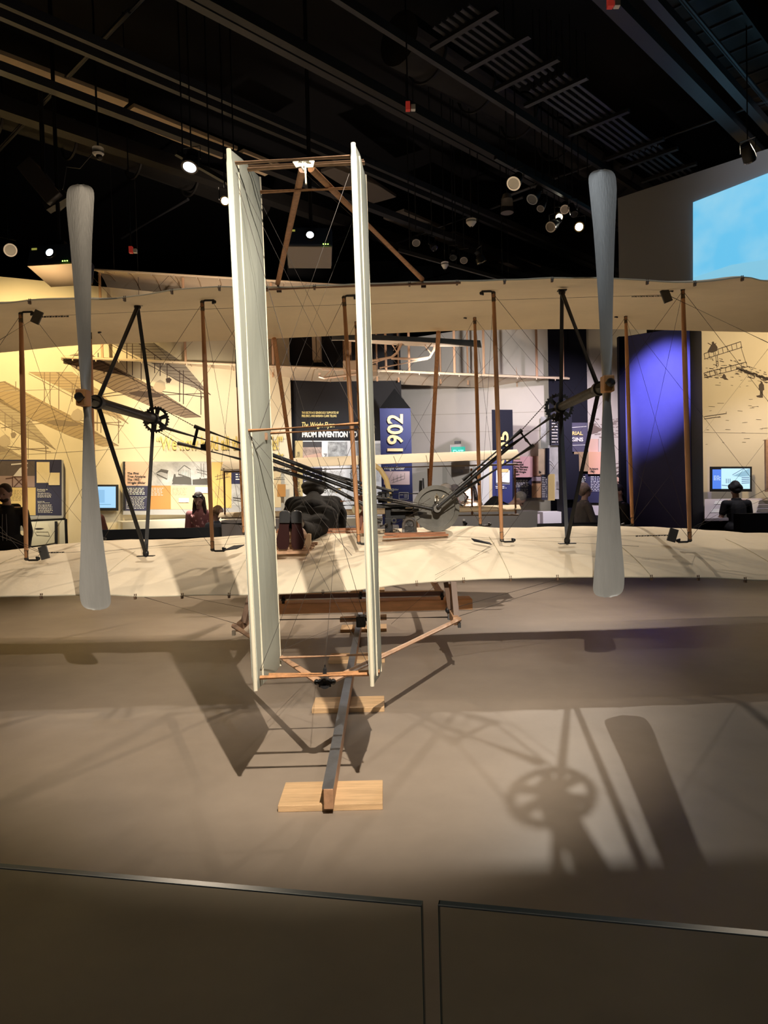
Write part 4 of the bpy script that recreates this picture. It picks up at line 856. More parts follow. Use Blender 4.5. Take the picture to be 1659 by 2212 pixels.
# ---- propellers, shafts, sprockets, V struts
def section_blade(g, X, Yc, Z, sgn, R_, twistdir):
    rs = [.0, .05, .1, .2, .35, .5, .65, .8, .95, 1.08, 1.17, 1.22, 1.245, 1.262, 1.275, 1.283, 1.289, 1.294, 1.297]; ring = []
    nseg = 14
    for r in rs:
        th = math.atan(.78 / (2 * PI * max(r, .06))) ; th = min(th, 1.25); th = max(th * .95, .12)
        ch = crom([0, .1, .35, .65, .93, 1.15, 1.22, 1.255, 1.275, 1.288, 1.297], [.062, .072, .082, .107, .138, .172, .176, .168, .145, .105, .04], r) * (.92 if sgn > 0 else 1.14); tk = crom([0, .15, .5, 1.3], [.058, .036, .018, .008], r)
        cx = crom([0, .6, 1.15, 1.295], [0, 0, .004 * twistdir, .012 * twistdir], r)
        pts = []
        for k in range(nseg):
            a = 2 * PI * k / nseg; u = math.cos(a) * ch / 2; v = (math.sin(a) * tk / 2 if math.sin(a) > 0 else math.sin(a) * tk * lerp(.5, .06, min(1, r / .3))) + .008 * (1 - (2 * u / ch) ** 2) * min(1, r)
            x = u * math.cos(th) - v * math.sin(th); y = (u * math.sin(th) + v * math.cos(th))
            pts.append(V((X + cx + x * twistdir * sgn, Yc + y, Z + sgn * r)))
        ring.append(pts)
    vs = [p for r in ring for p in r]; fs = []
    for i in range(len(rs) - 1):
        for k in range(nseg): a = i * nseg + k; b = i * nseg + (k + 1) % nseg; fs.append((a, b, b + nseg, a + nseg))
    fs.append(tuple((len(rs) - 1) * nseg + k for k in range(nseg))); g.add(vs, fs)
def propeller(hx, hy, bx, D, tw, label):
    h = P(hx, hy, 4.26); c = P(bx, hy, D); X = h.x; Z = c.z
    o = empty('propeller', V((X, D, Z))); o.parent = fly; o.location = V((X, D, Z)) - fly.location; o['label'] = label
    for s in (1, -1): g = M(); section_blade(g, c.x, D, Z, s, 1.295, tw); g.obj('blade', silver, o, smooth=50)
    g = M(); g.box(V((X, D - .045, Z)), .062, .09, .1); hb = g.obj('hub_block', mat('hub_wood', (.5, .24, .08), .45, var=.15), o, bevel=.008)
    g = M(); g.tube([V((X, D - .08, Z)), V((X, D - .112, Z)), V((X, D - .13, Z)), V((X, D - .14, Z))], [.027, .027, .02, .01], 18); g.obj('hub_nut', black_metal, hb, smooth=True)
    return V((c.x, D, Z))
hubL = propeller(172, 862, 187, 4.36, 1, 'left grey propeller'); hubR = propeller(1316, 832, 1311, 4.34, -1, 'right grey propeller')
def sprocket(c, r, par=None):
    o = empty('sprocket', c); o.parent = fly; o.location = c - fly.location
    g = M(); ax = V((0, 1, 0)); g.ring(c, ax, r, r * .82, .012, 40)
    n = 28
    for k in range(n):
        a = 2 * PI * k / n; d = V((math.cos(a), 0, math.sin(a))); t = V((-math.sin(a), 0, math.cos(a)))
        g.hexa([c + d * r * .97 + t * .008 - ax * .004, c + d * r * .97 - t * .008 - ax * .004, c + d * r * .97 - t * .008 + ax * .004, c + d * r * .97 + t * .008 + ax * .004],
               [c + d * r * 1.09 + t * .003 - ax * .004, c + d * r * 1.09 - t * .003 - ax * .004, c + d * r * 1.09 - t * .003 + ax * .004, c + d * r * 1.09 + t * .003 + ax * .004])
    g.obj('toothed_rim', dark_iron, o, smooth=True)
    for k in range(6):
        a = 2 * PI * k / 6 + .3; d = V((math.cos(a), 0, math.sin(a))); t = V((-math.sin(a), 0, math.cos(a))); g = M()
        g.hexa([c + d * .02 + t * .012 - ax * .005, c + d * .02 - t * .012 - ax * .005, c + d * .02 - t * .012 + ax * .005, c + d * .02 + t * .012 + ax * .005],
               [c + d * r * .86 + t * .018 - ax * .005, c + d * r * .86 - t * .018 - ax * .005, c + d * r * .86 - t * .018 + ax * .005, c + d * r * .86 + t * .018 + ax * .005]); g.obj('spoke', dark_iron, o)
    g = M(); g.tube([c - ax * .05, c + ax * .05], .03, 16); g.obj('hub', black_metal, o, smooth=True)
    return c, r
sL = V((hubL.x + .02, 5.62, hubL.z)); sR = V((hubR.x, 5.52, hubR.z))
def shaft(h, s, mt):
    g = M(); g.tube([h + V((0, .05, 0)), h + V((0, .12, 0)), s - V((0, .1, 0)), s], [.02, .034, .032, .018], 14); g.obj('propeller_shaft', mt, fly, smooth=True)
shaft(hubL, sL, black_metal); shaft(hubR, sR, dark_iron)
sprocket(sL, .098); sprocket(sR, .105)
for h, ax_, bx_, s in ((hubL, P(297, 663, 5.1), P(315, 1195, 5.12), sL), (hubR, P(1214, 632, 5.1), P(1225, 1168, 5.12), sR)):
    b = h + V((0, .16, 0)); sb = s - V((0, .06, 0))
    for A2, B2 in ((ax_, b), (b, bx_), (ax_, sb), (sb, bx_)):
        g = M(); g.tube([A2, B2], .0135, 12, ell=(1, 1.3)); g.obj('v_strut', black_metal, fly, smooth=True)
    for q in (b, sb): g = M(); g.ring(q, (0, 1, 0), .045, .02, .05, 20); g.obj('bearing', black_metal, fly, smooth=True)
    g = M(); g.ell(ax_, .025, .02, .02); g.box(ax_ + V((0, 0, .015)), .06, .05, .008); g.obj('strut_plate', black_metal, fly)
    g = M(); g.ell(bx_, .022, .02, .03); g.box(bx_ - V((0, 0, .02)), .12, .05, .006); g.obj('strut_plate', black_metal, fly)
# chain guide tubes
DC = 5.66
def tubepx(pts, r, name='chain_guide_tube', mt=black_metal, D=DC): g = M(); g.tube([P(x, y, D if len(q) == 0 else q[0]) for x, y, *q in pts], r, 10); return g.obj(name, mt, fly, smooth=True)
tubepx([(420, 921), (560, 972), (800, 1062)], .0165); tubepx([(384, 957), (560, 1002), (700, 1045), (800, 1098)], .0165); tubepx([(345, 921), (560, 984), (800, 1072), (935, 1100)], .0155)
tubepx([(560, 975), (700, 1022), (850, 1062)], .012, D=5.72)
for a, b in (((427, 924), (418, 962)), ((452, 934), (441, 972))): tubepx([a, b], .012, 'tube_brace')
g = M(); g.box(P(441, 965, DC), .05, .03, .04); g.obj('tube_clamp', black_metal, fly)
tubepx([(1127, 929), (1000, 1037)], .0165); tubepx([(1153, 962), (1010, 1053), (985, 1072)], .0165); tubepx([(1199, 895), (1100, 965), (945, 1096)], .016)
for a, b in (((1124, 933), (1137, 951)), ((1137, 951), (1150, 966))): tubepx([a, b], .013, 'tube_brace')
for a, b in (((1028, 1030), (1035, 1048)), ((1000, 1062), (1012, 1075)), ((985, 1085), (1000, 1092))): tubepx([a, b], .011, 'tube_brace')
link = None
def chain(a, b, par=fly, sag=.0):
    g = M(); L = (b - a).length; n = max(2, int(L / .019)); d = (b - a).normalized(); nrm = V((0, 1, 0)); side = d.cross(nrm).normalized()
    for k in range(n):
        c = a + d * (L * (k + .5) / n) - V((0, 0, sag * math.sin(PI * k / n)))
        off = .0035 if k % 2 else .0015
        for s in (-1, 1): g.beam(c - d * .0105 + nrm * s * off, c + d * .0105 + nrm * s * off, .003, .0165 if k % 2 else .012, up=nrm)
        g.tube([c - d * .0095 - nrm * .006, c - d * .0095 + nrm * .006], .0045, 6)
    return g.obj('roller_chain', mat('chain_metal', (.11, .095, .08), .4, .8), par)
chain(sL + V((.035, 0, .092)), P(420, 921, DC)); chain(sL + V((.02, 0, -.096)), P(384, 957, DC)); chain(sR + V((-.05, 0, .09)), P(1127, 929, DC)); chain(sR + V((.0, 0, -.105)), P(1153, 962, DC))
chain(P(1005, 1035, DC), P(935, 1094, 5.7)); chain(P(985, 1075, DC), P(945, 1105, 5.7)); chain(P(800, 1070, 5.6), P(925, 1090, 5.65)); chain(P(850, 1083, 5.6), P(930, 1096, 5.6))
# ---- engine
eng = empty('engine', P(900, 1155, 5.8)); eng.parent = fly; eng.location = P(900, 1155, 5.8) - fly.location
fw = P(942, 1098, 5.82); g = M(); g.ring(fw, (0, 1, 0), .19, .155, .05, 48); fl = g.obj('flywheel', flywheel_iron, eng, smooth=True)
g = M(); g.disc(fw + V((0, .01, 0)), (0, 1, 0), .158, .014, 48); g.obj('flywheel_web', flywheel_iron, fl, smooth=True)
hb = fw - V((0, .1, 0)); g = M(); g.tube([hb + V((0, .14, 0)), hb - V((0, .03, 0))], .028, 20); g.obj('crank_hub', flywheel_iron, eng, smooth=True)
g = M(); g.ring(hb - V((0, .03, 0)), (0, 1, 0), .03, .012, .02, 24); g.obj('hub_ring', mat('hub_ring', (.25, .24, .22), .35, .8), eng, smooth=True)
g = M(); g.ring(hb + V((0, .05, 0)), (0, 1, 0), .04, .02, .02, 24); g.obj('drive_sprocket', dark_iron, eng, smooth=True)
oc = hb + V((.0, .0, .03)); g = M(); g.tube([oc, oc + V((0, 0, .03))], .005, 8); g.tube([oc + V((0, 0, .03)), oc + V((0, 0, .075))], .014, 12); g.tube([oc + V((0, 0, .075)), oc + V((0, 0, .09))], .006, 8); g.tube([oc + V((.01, 0, .05)), oc + V((.04, 0, .055)), oc + V((.06, 0, .075))], .006, 8); g.obj('oil_cup', mat('oil_cup', (.4, .36, .28), .3, .9), eng, smooth=True)
def E(px, py, D=5.85): return P(px, py, D)
def ebox(x0, y0, x1, y1, D, dep, mt, name, bev=.006, sm=False):
    a = E(x0, y1, D); b = E(x1, y0, D); g = M(); g.box(((a.x + b.x) / 2, D + dep / 2, (a.z + b.z) / 2), abs(b.x - a.x), dep, abs(b.z - a.z)); return g.obj(name, mt, eng, bevel=bev)
ebox(812, 1088, 895, 1098, 5.75, .4, dark_iron, 'cam_cover'); ebox(832, 1096, 876, 1122, 5.8, .45, mat('engine_black', (.02, .021, .023), .45, .4), 'crankcase'); ebox(832, 1118, 848, 1155, 5.75, .06, MATS['engine_black'], 'engine_foot'); ebox(845, 1098, 905, 1106, 5.72, .1, dark_iron, 'side_rail')
for k in range(4):
    c = E(826 + 0 * k, 1086, 5.75 + .1 * k); g = M(); g.tube([c, c + V((0, 0, .09))], [.035, .032], 14)
    for j in range(4): g.ring(c + V((0, 0, .02 + j * .02)), (0, 0, 1), .04, .02, .006, 16)
    g.obj('cylinder', dark_iron, eng, smooth=True)
for (x, y) in ((820, 1078), (838, 1074), (828, 1075), (845, 1080)):
    c = E(x, y, 5.7); g = M(); g.tube([c, c + V((0, 0, .05))], [.014, .01], 10); g.obj('valve', black_metal, eng, smooth=True)
g = M(); g.tube([E(845, 1104), E(870, 1108), E(900, 1110), E(930, 1108)], [.03, .034, .032, .022], 14); g.obj('exhaust_pipe', dark_iron, eng, smooth=True)
g = M(); g.tube([E(800, 1102, 5.7), E(806, 1110, 5.7), E(812, 1124, 5.7), E(824, 1128, 5.7)], .02, 12); g.obj('intake_pipe', dark_iron, eng, smooth=True)
g = M(); g.tube([E(822, 1118, 5.7), E(822, 1132, 5.7), E(826, 1134, 5.7)], [.016, .016, .012], 12); g.tube([E(820, 1136, 5.7), E(838, 1132, 5.7)], .014, 10); g.obj('fuel_valve', mat('dull_grey', (.16, .15, .14), .5, .5), eng, smooth=True)
c = E(851, 1124, 5.7); g = M(); g.ring(c, (0, 1, 0), .022, .01, .03, 18); g.obj('pulley', dark_iron, eng, smooth=True)
# magneto: arched frame, coil, base
c = E(884, 1136, 5.66); g = M(); a0, a1 = -.045, .045
pts = [c + V((a0, 0, -.06))] + [c + V((.045 * math.cos(t), 0, .045 * math.sin(t) + .01)) for t in [PI - PI * k / 10 for k in range(11)]] + [c + V((a1, 0, -.06))]
for dy in (-.02, .03): g.tube([p + V((0, dy, 0)) for p in pts], .013, 8)
g.obj('magneto_arch', mat('magneto_grey', (.13, .115, .1), .55, .4, var=.4, scale=20), eng, smooth=True)
g = M(); g.box(c - V((0, 0, .03)), .075, .07, .05); g.tube([c + V((0, -.03, .02)), c + V((0, .04, .02))], .022, 14); g.obj('magneto_coil', dark_iron, eng, smooth=True)
g = M(); g.box(c - V((0, 0, .068)), .12, .09, .04); g.tube([c + V((-.055, 0, -.06)), c + V((.055, 0, -.06))], .018, 10); g.obj('magneto_base', MATS['magneto_grey'], eng, bevel=.004)
for a in ((835, 1152, 848, 1150, 862, 1146), (842, 1148, 850, 1143, 866, 1150), (800, 1150, 820, 1153, 845, 1151)):
    g = M(); g.tube([E(a[0], a[1], 5.66), E(a[2], a[3], 5.64), E(a[4], a[5], 5.66)], .003, 6); g.obj('cable', black_metal, eng)
W(836, 1140, 5.62, 912, 1100, 5.62, .003); W(886, 1105, 5.62, 930, 1076, 5.62, .002)
# engine bed boards
for (x0, y0, x1, y1, h, D) in ((827, 1160, 968, 1155, .03, 5.5), (830, 1153, 962, 1151, .03, 5.62)):
    a, b = P(x0, y0, D), P(x1, y1, D); g = M(); g.beam(a, b, .06, h * .5); g.obj('engine_bed', redwood, fly)
a, b = P(848, 1160, 5.47), P(915, 1158, 5.47); g = M(); g.prism([a, b, P(895, 1153, 5.47), P(862, 1153, 5.47)], (0, .04, 0)); g.obj('engine_bed', redwood, fly)
g = M(); g.beam(P(870, 1147, 5.75), P(900, 1148, 5.75), .2, .03); g.obj('engine_bed', redwood, fly)
# bent wood hoop, radiator, controls beside the pilot
g = M(); g.tube([P(790, 1002, 6.1), P(806, 1003, 6.1), P(822, 1015, 6.1), P(834, 1035, 6.1), P(840, 1058, 6.1), P(841, 1076, 6.1), P(842, 1086, 6.1)], .014, 10, ell=(1, 1.6)); g.obj('bent_hoop', mat('hoop_yellow', (.66, .48, .2), .45, var=.1), fly, smooth=True)
g = M(); g.box(P(781, 1015, 6.35), .045, .1, .62); g.obj('radiator', black_metal, fly, bevel=.01)
g = M(); g.box(P(779, 1105, 5.9), .045, .12, .27); g.obj('fuel_tank', mat('tank_red', (.2, .07, .04), .5), fly, bevel=.01)
for x, y, r, c_ in ((772, 1087, .026, (.55, .53, .5)), (771, 1100, .04, (.32, .29, .18))):
    c = P(x, y, 5.75); g = M(); g.disc(c, (0, 1, 0), r, .03, 20); g.ring(c - V((0, .015, 0)), (0, 1, 0), r, r * .8, .01, 20); g.obj('gauge', mat('gauge%d' % x, c_, .4, .5), fly, smooth=True)
for (x0, y0, x1, y1, r, mt) in ((735, 1083, 768, 1081, .007, redwood), (738, 1092, 768, 1091, .007, black_metal), (700, 1055, 830, 1053, .006, black_metal), (820, 1068, 905, 1066, .006, black_metal)):
    g = M(); g.tube([P(x0, y0, 6.0), P(x1, y1, 6.0)], r, 8); g.obj('control_rod', mt, fly)
g = M(); g.tube([P(908, 1083, 6.1), P(909, 1038, 6.1)], .014, 8); g.tube([P(917, 1090, 6.1), P(914, 1033, 6.1)], .006, 6); g.obj('lever', black_metal, fly)
g = M(); g.prism([P(777, 1152, 5.7), P(800, 1152, 5.7), P(800, 1122, 5.7), P(792, 1122, 5.7), P(784, 1128, 5.7)], (0, .04, 0)); g.obj('side_bracket', redwood, fly)
for (x0, y0, x1, y1) in ((600, 1145, 800, 1143), (598, 1149, 780, 1151)):
    g = M(); g.beam(P(x0, y0, 6.0), P(x1, y1, 6.0), .05, .02); g.obj('cradle_rail', redwood, fly)
# hip cradle and foot board
g = M(); g.beam(P(586, 1194, 5.12), P(667, 1192, 5.12), .06, .02); fbd = g.obj('foot_board', ash, fly)
for k in range(4): g = M(); g.beam(P(590 + k * 3, 1190 - k * 5, 5.2 + .12 * k), P(668 + k * 6, 1189 - k * 5.2, 5.2 + .12 * k), .05, .018); g.obj('foot_slat', ash, fly)
g = M(); g.prism([P(657, 1175, 5.14), P(664, 1153, 5.14), P(671, 1154, 5.14), P(671, 1178, 5.14), P(664, 1190, 5.14)], (0, .05, 0)); g.obj('heel_block', palewood, fly)
# triangular brown flaps on the lower wing
g = M(); g.prism([P(1018, 1164, 5.25), P(1024, 1170, 5.22), P(1062, 1177, 5.1), P(1058, 1173, 5.15)], (0, 0, .006)); g.obj('wing_flap', charcoal, lo)
g = M(); g.prism([P(482, 1190, 5.05), P(505, 1180, 5.2), P(528, 1178, 5.25), P(512, 1186, 5.12)], (0, 0, .006)); g.obj('wing_flap', charcoal, lo)
# ---- rudders
def rudder(nt, nb, ft_, fb_, Dn, Df, label):
    A, B, Cc, Dd = P(*nt, Dn), P(*nb, Dn), P(*fb_, Df), P(*ft_, Df)
    o = empty('rudder', (A + B) / 2); o.parent = fly; o.location = (A + B) / 2 - fly.location; o['label'] = label
    n = V((1, 0, 0)); rows = 40; cols = [0, .03, .1, .3, .5, .7, .9, .97, 1]; L = []; R_ = []
    for i in range(rows + 1):
        v = i / rows; a = A.lerp(B, v); b = Dd.lerp(Cc, v)
        for u in cols:
            th = .014 * math.sin(PI * min(1, u * .9 + .1)) ** .5 + .003; wv = .004 * math.sin(v * 23 + u * 5) * math.sin(PI * u)
            edge = 1 if 0 < i < rows else .4
            p = a.lerp(b, u); L.append(p - n * th * edge + n * wv); R_.append(p + n * th * edge + n * wv)
    nc = len(cols); N = len(L); fs = []
    for i in range(rows):
        for j in range(nc - 1): q = i * nc + j; fs.append((q, q + 1, q + nc + 1, q + nc)); fs.append((N + q, N + q + nc, N + q + nc + 1, N + q + 1))
        for j in (0, nc - 1): q = i * nc + j; fs.append((q, q + nc, N + q + nc, N + q))
    for j in range(nc - 1):
        for i in (0, rows): q = i * nc + j; fs.append((q, N + q, N + q + 1, q + 1))
    g = M(); g.add(L + R_, fs); g.obj('fabric', rudder_cloth, o, smooth=60)
    g = M(); g.tube([A, A.lerp(B, .5), B], .0085, 10); g.obj('edge_spar', piping, o, smooth=True)
    g = M(); g.tube([A.lerp(Dd, .14) + V((.015, 0, -.03)), B.lerp(Cc, .14) + V((.015, 0, .03))], .0035, 6); g.obj('seam', piping, o)
    g = M(); g.tube([Dd, Cc], .008, 10); g.obj('front_spar', piping, o, smooth=True)
    return A, B, Cc, Dd
rudder((494, 322), (552, 1492), (560, 383), (604, 1438), 2.62, 3.15, 'left rudder'); rudder((763, 309), (804, 1482), (788, 378), (821, 1450), 2.62, 3.15, 'right rudder')
def rod(x0, y0, x1, y1, D, r, mt=spruce, name='rudder_rod', D2=None, ell=None):
    g = M(); g.tube([P(x0, y0, D), P(x1, y1, D2 or D)], r, 10, ell=ell); return g.obj(name, mt, fly, smooth=True)
rod(499, 353, 762, 338, 2.66, .0075, ash); rod(535, 366, 788, 352, 2.86, .0085, ash); rod(530, 360, 786, 347, 2.9, .006, ash); rod(561, 415, 791, 405, 3.12, .008, spruce)
rod(530, 931, 779, 915, 2.66, .007); rod(581, 936, 805, 926, 3.12, .006)
rod(555, 1464, 806, 1456, 2.66, .0085); rod(578, 1459, 820, 1451, 2.84, .010); rod(605, 1421, 812, 1413, 3.12, .007, ash)
g = M(); g.beam(P(536, 939, 2.75), P(576, 943, 2.98), .01, .03); g.obj('rudder_plate', ash, fly)
g = M(); g.box(P(702, 1449, 2.84), .014, .02, .02); g.tube([P(702, 1446, 2.84), P(702, 1436, 2.84)], .003, 6); g.obj('turnbuckle', black_metal, fly)
for (x0, y0, x1, y1, D) in ((1, 1, 1, 1, 1),): pass
for s in ((500, 330, 745, 1500),): pass
# outriggers carrying the rudders
rod(600, 612, 653, 366, 4.6, .0155, spruce, 'outrigger', 2.95); rod(912, 603, 672, 364, 4.6, .0155, spruce, 'outrigger', 2.95)
rod(505, 1352, 688, 1472, 4.38, .016, ash, 'outrigger', 2.92); rod(992, 1338, 712, 1472, 4.38, .016, ash, 'outrigger', 2.92)
c = P(702, 1475, 2.9); g = M(); g.ring(c, (0, 1, 0), .022, .008, .03, 18); g.box(c, .05, .02, .03); g.ell(c + V((.034, 0, .004)), .012, .014, .012); g.ell(c - V((.034, 0, -.004)), .012, .014, .012); g.obj('rudder_hinge', black_metal, fly, smooth=True)
for px, py in ((600, 614), (912, 604)): g = M(); g.tube([P(px, py, 4.6), P(px + 2, py + 12, 4.6)], .007, 8); g.box(P(px + 3, py + 14, 4.6), .03, .02, .02); g.obj('outrigger_foot', MATS['clip_brown'], fly)
g = M(); g.tube([P(565, 626, 4.57), P(800, 617, 4.57), P(995, 611, 4.57)], .0075, 8); g.obj('trailing_rod', mat('rod_brown', (.25, .13, .07), .45), fly, smooth=True)
# white cord bow
g = M(); c = P(655, 352, 2.82)
def PB(x, y): return P(x, y, 2.8)
white_cord = mat('cotton_tape', (.8, .76, .62), .8)
for pts in ([(655, 352), (645, 347), (636, 352), (640, 358), (655, 354)], [(656, 352), (668, 347), (676, 350), (674, 358), (663, 358), (656, 353)], [(659, 352), (660, 375), (661, 398)], [(654, 350), (653, 362), (656, 368)]):
    g.tube([PB(*p) for p in pts], .004, 6, ell=(1, 2.2))
g.obj('tape_bow', white_cord, fly, smooth=True)
# rudder bracing wires
for a in ((500, 350, 2.66, 812, 1420, 3.1), (765, 345, 2.66, 560, 930, 2.66), (500, 352, 2.66, 778, 915, 2.66), (532, 930, 2.66, 760, 1200, 2.66), (778, 916, 2.66, 556, 1462, 2.66), (532, 932, 2.66, 806, 1456, 2.66), (565, 440, 3.12, 812, 925, 3.12),
          (788, 410, 3.12, 583, 935, 3.12), (583, 937, 3.12, 815, 1412, 3.12), (805, 928, 3.12, 606, 1420, 3.12), (729, 1110, 5.2, 702, 1436, 2.86)):
    W(*a[:6], .0011)
W(910, 604, 4.6, 655, 370, 2.95, .0009)
for dx in (0, 10, 20): W(940, 1262 - dx, 4.62, 1068, 1172 + dx * .3, 5.1, .001)
W(845, 1348, 4.6, 940, 1265, 4.62); W(605, 1405, 3.2, 780, 1330, 5.9)
# ---- skids, truck and landing gear
for side, xr, pts in ((0, -.97, None), (1, .5, None)):
    zs = .34
    a = P(515, 1356, 4.42) if side == 0 else P(985, 1342, 4.42)
    g = M(); g.beam(a, V((a.x + (.0), 6.6, .36)), .035, .05); g.beam(V((a.x, 6.6, .36)), V((a.x, 8.4, .42)), .035, .05); g.tube([V((a.x, 8.4, .42)), V((a.x, 8.8, .5)), V((a.x, 9.1, .7)), V((a.x, 9.2, .95))], .02, 8); g.obj('skid', ash, fly, smooth=True)
    g = M(); g.beam(P(541, 1288, 4.62) if side == 0 else P(979, 1256, 4.62), P(526, 1348, 4.5) if side == 0 else P(986, 1334, 4.5), .035, .03); g.obj('skid_strut', mat('dark_strut', (.14, .085, .055), .5), fly)
    b = (P(552, 1290, 4.8) if side == 0 else P(963, 1258, 4.7)); g = M(); g.beam(b, P(560, 1330, 4.8) if side == 0 else P(972, 1316, 4.7), .03, .025); g.obj('skid_strut', MATS['dark_strut'], fly)
    b = V((a.x, 6.3, lower_pt(a.x, .85).z)); g = M(); g.beam(b, V((a.x, 6.3, .38)), .03, .025); g.obj('skid_strut', spruce, fly)
    g = M(); g.box(P(505, 1367, 4.36) if side == 0 else P(992, 1350, 4.36), .018, .03, .03); g.obj('skid_ferrule', mat('ferrule%d' % side, (.75, .7, .6) if side == 0 else (.03, .03, .03), .5), fly)
g = M(); g.beam(P(971, 1262, 4.75), P(974, 1310, 4.75), .03, .04); g.obj('skid_block', spruce, fly); g = M(); g.ell(P(967, 1318, 4.7), .016, .016, .02); g.tube([P(971, 1316, 4.7), P(972, 1338, 4.7)], [.012, .016], 8); g.obj('skid_bolt', black_metal, fly, smooth=True)
g = M(); g.beam(P(605, 1289, 4.95), P(958, 1281, 4.95), .03, .03); g.obj('rear_axle_beam', mat('dark_red', (.1, .04, .025), .4), fly); g = M(); g.beam(P(605, 1285, 4.95), P(958, 1277, 4.95), .028, .012); g.obj('axle_batten', palewood, fly)
for x, y in ((612, 1296), (779, 1286), (955, 1288)): g = M(); g.tube([P(x, y - 8, 4.93), P(x, y + 8, 4.93)], .009, 8); g.ell(P(x, y, 4.93), .016, .016, .012); g.obj('bolt', black_metal, fly)
truck = empty('launch_truck', P(780, 1330, 5.3), 'wooden launching truck plank across the rail under the biplane', 'truck')
g = M(); a, b = P(585, 1313, 5.0), P(1021, 1307, 5.0); zc = (a.z + b.z) / 2
g.hexa([V((a.x, 5.0, zc - .04)), V((b.x, 5.0, zc - .04)), V((b.x, 5.16, zc - .04)), V((a.x, 5.16, zc - .04))], [V((a.x, 5.0, zc + .035)), V((b.x, 5.0, zc + .035)), V((b.x, 5.16, zc + .035)), V((a.x, 5.16, zc + .035))]); g.obj('plank', mat('plank_oak', (.8, .44, .22), .5, var=.2, scale=5, stretch=(1, 6, 6)), truck, bevel=.006)
g = M(); g.box(P(780, 1341, 5.6), .075, .12, .085); g.obj('roller_housing', black_metal, truck, bevel=.008); g = M(); g.disc(P(790, 1338, 5.6), (1, 0, 0), .04, .1, 20); g.obj('roller', dark_iron, truck, smooth=True)
for dx in (-1, 1): g = M(); g.tube([P(780, 1336, 5.62), P(780 + dx * 200, 1336 - dx * 3, 5.62)], .006, 8); g.obj('truck_rod', wire_steel, truck)
g = M(); g.beam(P(735, 1338, 5.75), P(835, 1333, 5.75), .1, .03); g.obj('cross_board', palewood, truck)
# ---- launching rail on sleepers
rail = empty('launching_rail', (-.21, 3.5, 0), 'long wooden launching rail with grey steel top strip on pine sleepers', 'rail')
xr0 = P(709, 1708, 2.62).x
g = M(); g.box((xr0 + .002, 5.6, .062), .036, 6.0, .076); g.obj('rail_beam', mat('rail_wood', (.4, .22, .12), .5, var=.2, scale=5, stretch=(8, .6, 8)), rail, bevel=.002)
for k in range(3): g = M(); g.box((xr0, 3.6 + k * 2.0, .102), .042, 1.996, .006); g.obj('steel_strip', steel_strip, rail)
for k, (yc) in enumerate((2.745, 3.93, 5.03, 6.13, 7.3, 8.5)):
    wd = .395; xo = P(714.5, 1740, 2.7).x if k == 0 else (-.19 + .0 * k)
    xc = {0: P(714, 1760, 2.64).x, 1: P(752, 1543, 3.82).x, 2: P(770, 1430, 4.9).x, 3: P(785, 1362, 6.0).x}.get(k, xr0 + .02)
    g = M(); g.box((xc, yc, .013), wd, .215, .026); g.obj('sleeper', pine, rail, bevel=.002)
# ---- front elevator (canard) ahead of the wings
can = empty('elevator', P(800, 1050, 8.7)); can.parent = fly; can.location = P(800, 1050, 8.7) - fly.location
def lens(x0, y0, x1, y1, D, ch, mt, name, camb=.05, rise=.0, th=.02, droop=0, n=26, par=None, tipr=.25):
    A, B = P(x0, y0, D), P(x1, y1, D); g = M(); top = []; bot = []; ts = [0, .05, .2, .4, .6, .8, .95, 1]
    for i in range(n + 1):
        s = i / n; c = A.lerp(B, s); tip = min(1, min(s, 1 - s) / tipr) ; e = .45 + .55 * math.sin(PI / 2 * tip) if tipr else 1
        for t in ts: 
            y = (t - .5) * ch * e; z = camb * 4 * t * (1 - t) + rise * t - droop * (1 - e); top.append(c + V((0, y, z + th * math.sin(PI * t) * .8 + .004))); bot.append(c + V((0, y, z)))
    m_ = len(ts); N = len(top); fs = []
    for i in range(n):
        for j in range(m_ - 1): q = i * m_ + j; fs += [(q, q + m_, q + m_ + 1, q + 1), (N + q, N + q + 1, N + q + m_ + 1, N + q + m_)]
        for j in (0, m_ - 1): q = i * m_ + j; fs.append((q, q + m_, N + q + m_, N + q))
    for i in (0, n):
        for j in range(m_ - 1): q = i * m_ + j; fs.append((q, N + q, N + q + 1, q + 1))
    g.add(top + bot, fs); return g.obj(name, mt, par or can, smooth=60)
cu = lens(484, 1018, 1118, 994, 8.35, .72, muslin, 'elevator_plane', .05, .10); cl = lens(478, 1117, 1120, 1100, 8.35, .72, muslin, 'elevator_plane', .05, -.03)
for x0, x1 in ((646, 640), (858, 850), (925, 920), (735, 730), (560, 558)): g = M(); g.beam(P(x0, 1012 - (x0 - 640) * .03, 8.0), P(x1, 992 - (x0 - 640) * .03, 8.0), .006, .01); g.obj('rib_tape', piping, cu)
g = M(); g.tube([P(484, 1019, 8.0), P(1118, 1003, 8.0)], .012, 8); g.obj('edge_bar', mat('edge_brown', (.16, .12, .08), .5), cu)
g = M(); g.tube([P(478, 1119, 8.0), P(1120, 1112, 8.0)], .010, 8); g.obj('edge_bar', MATS['edge_brown'], cl)
for x in (484, 548, 640, 925, 1018, 1112): g = M(); g.tube([P(x, 1012, 8.2), P(x + 2, 1112, 8.2)], .011, 8); g.obj('elevator_strut', mat('thin_brown', (.2, .1, .06), .5), can)
g = M(); g.tube([P(478, 1130, 8.1), P(520, 1132, 8.1), P(580, 1134, 8.0)], .012, 8); g.obj('tip_bow', black_metal, can)
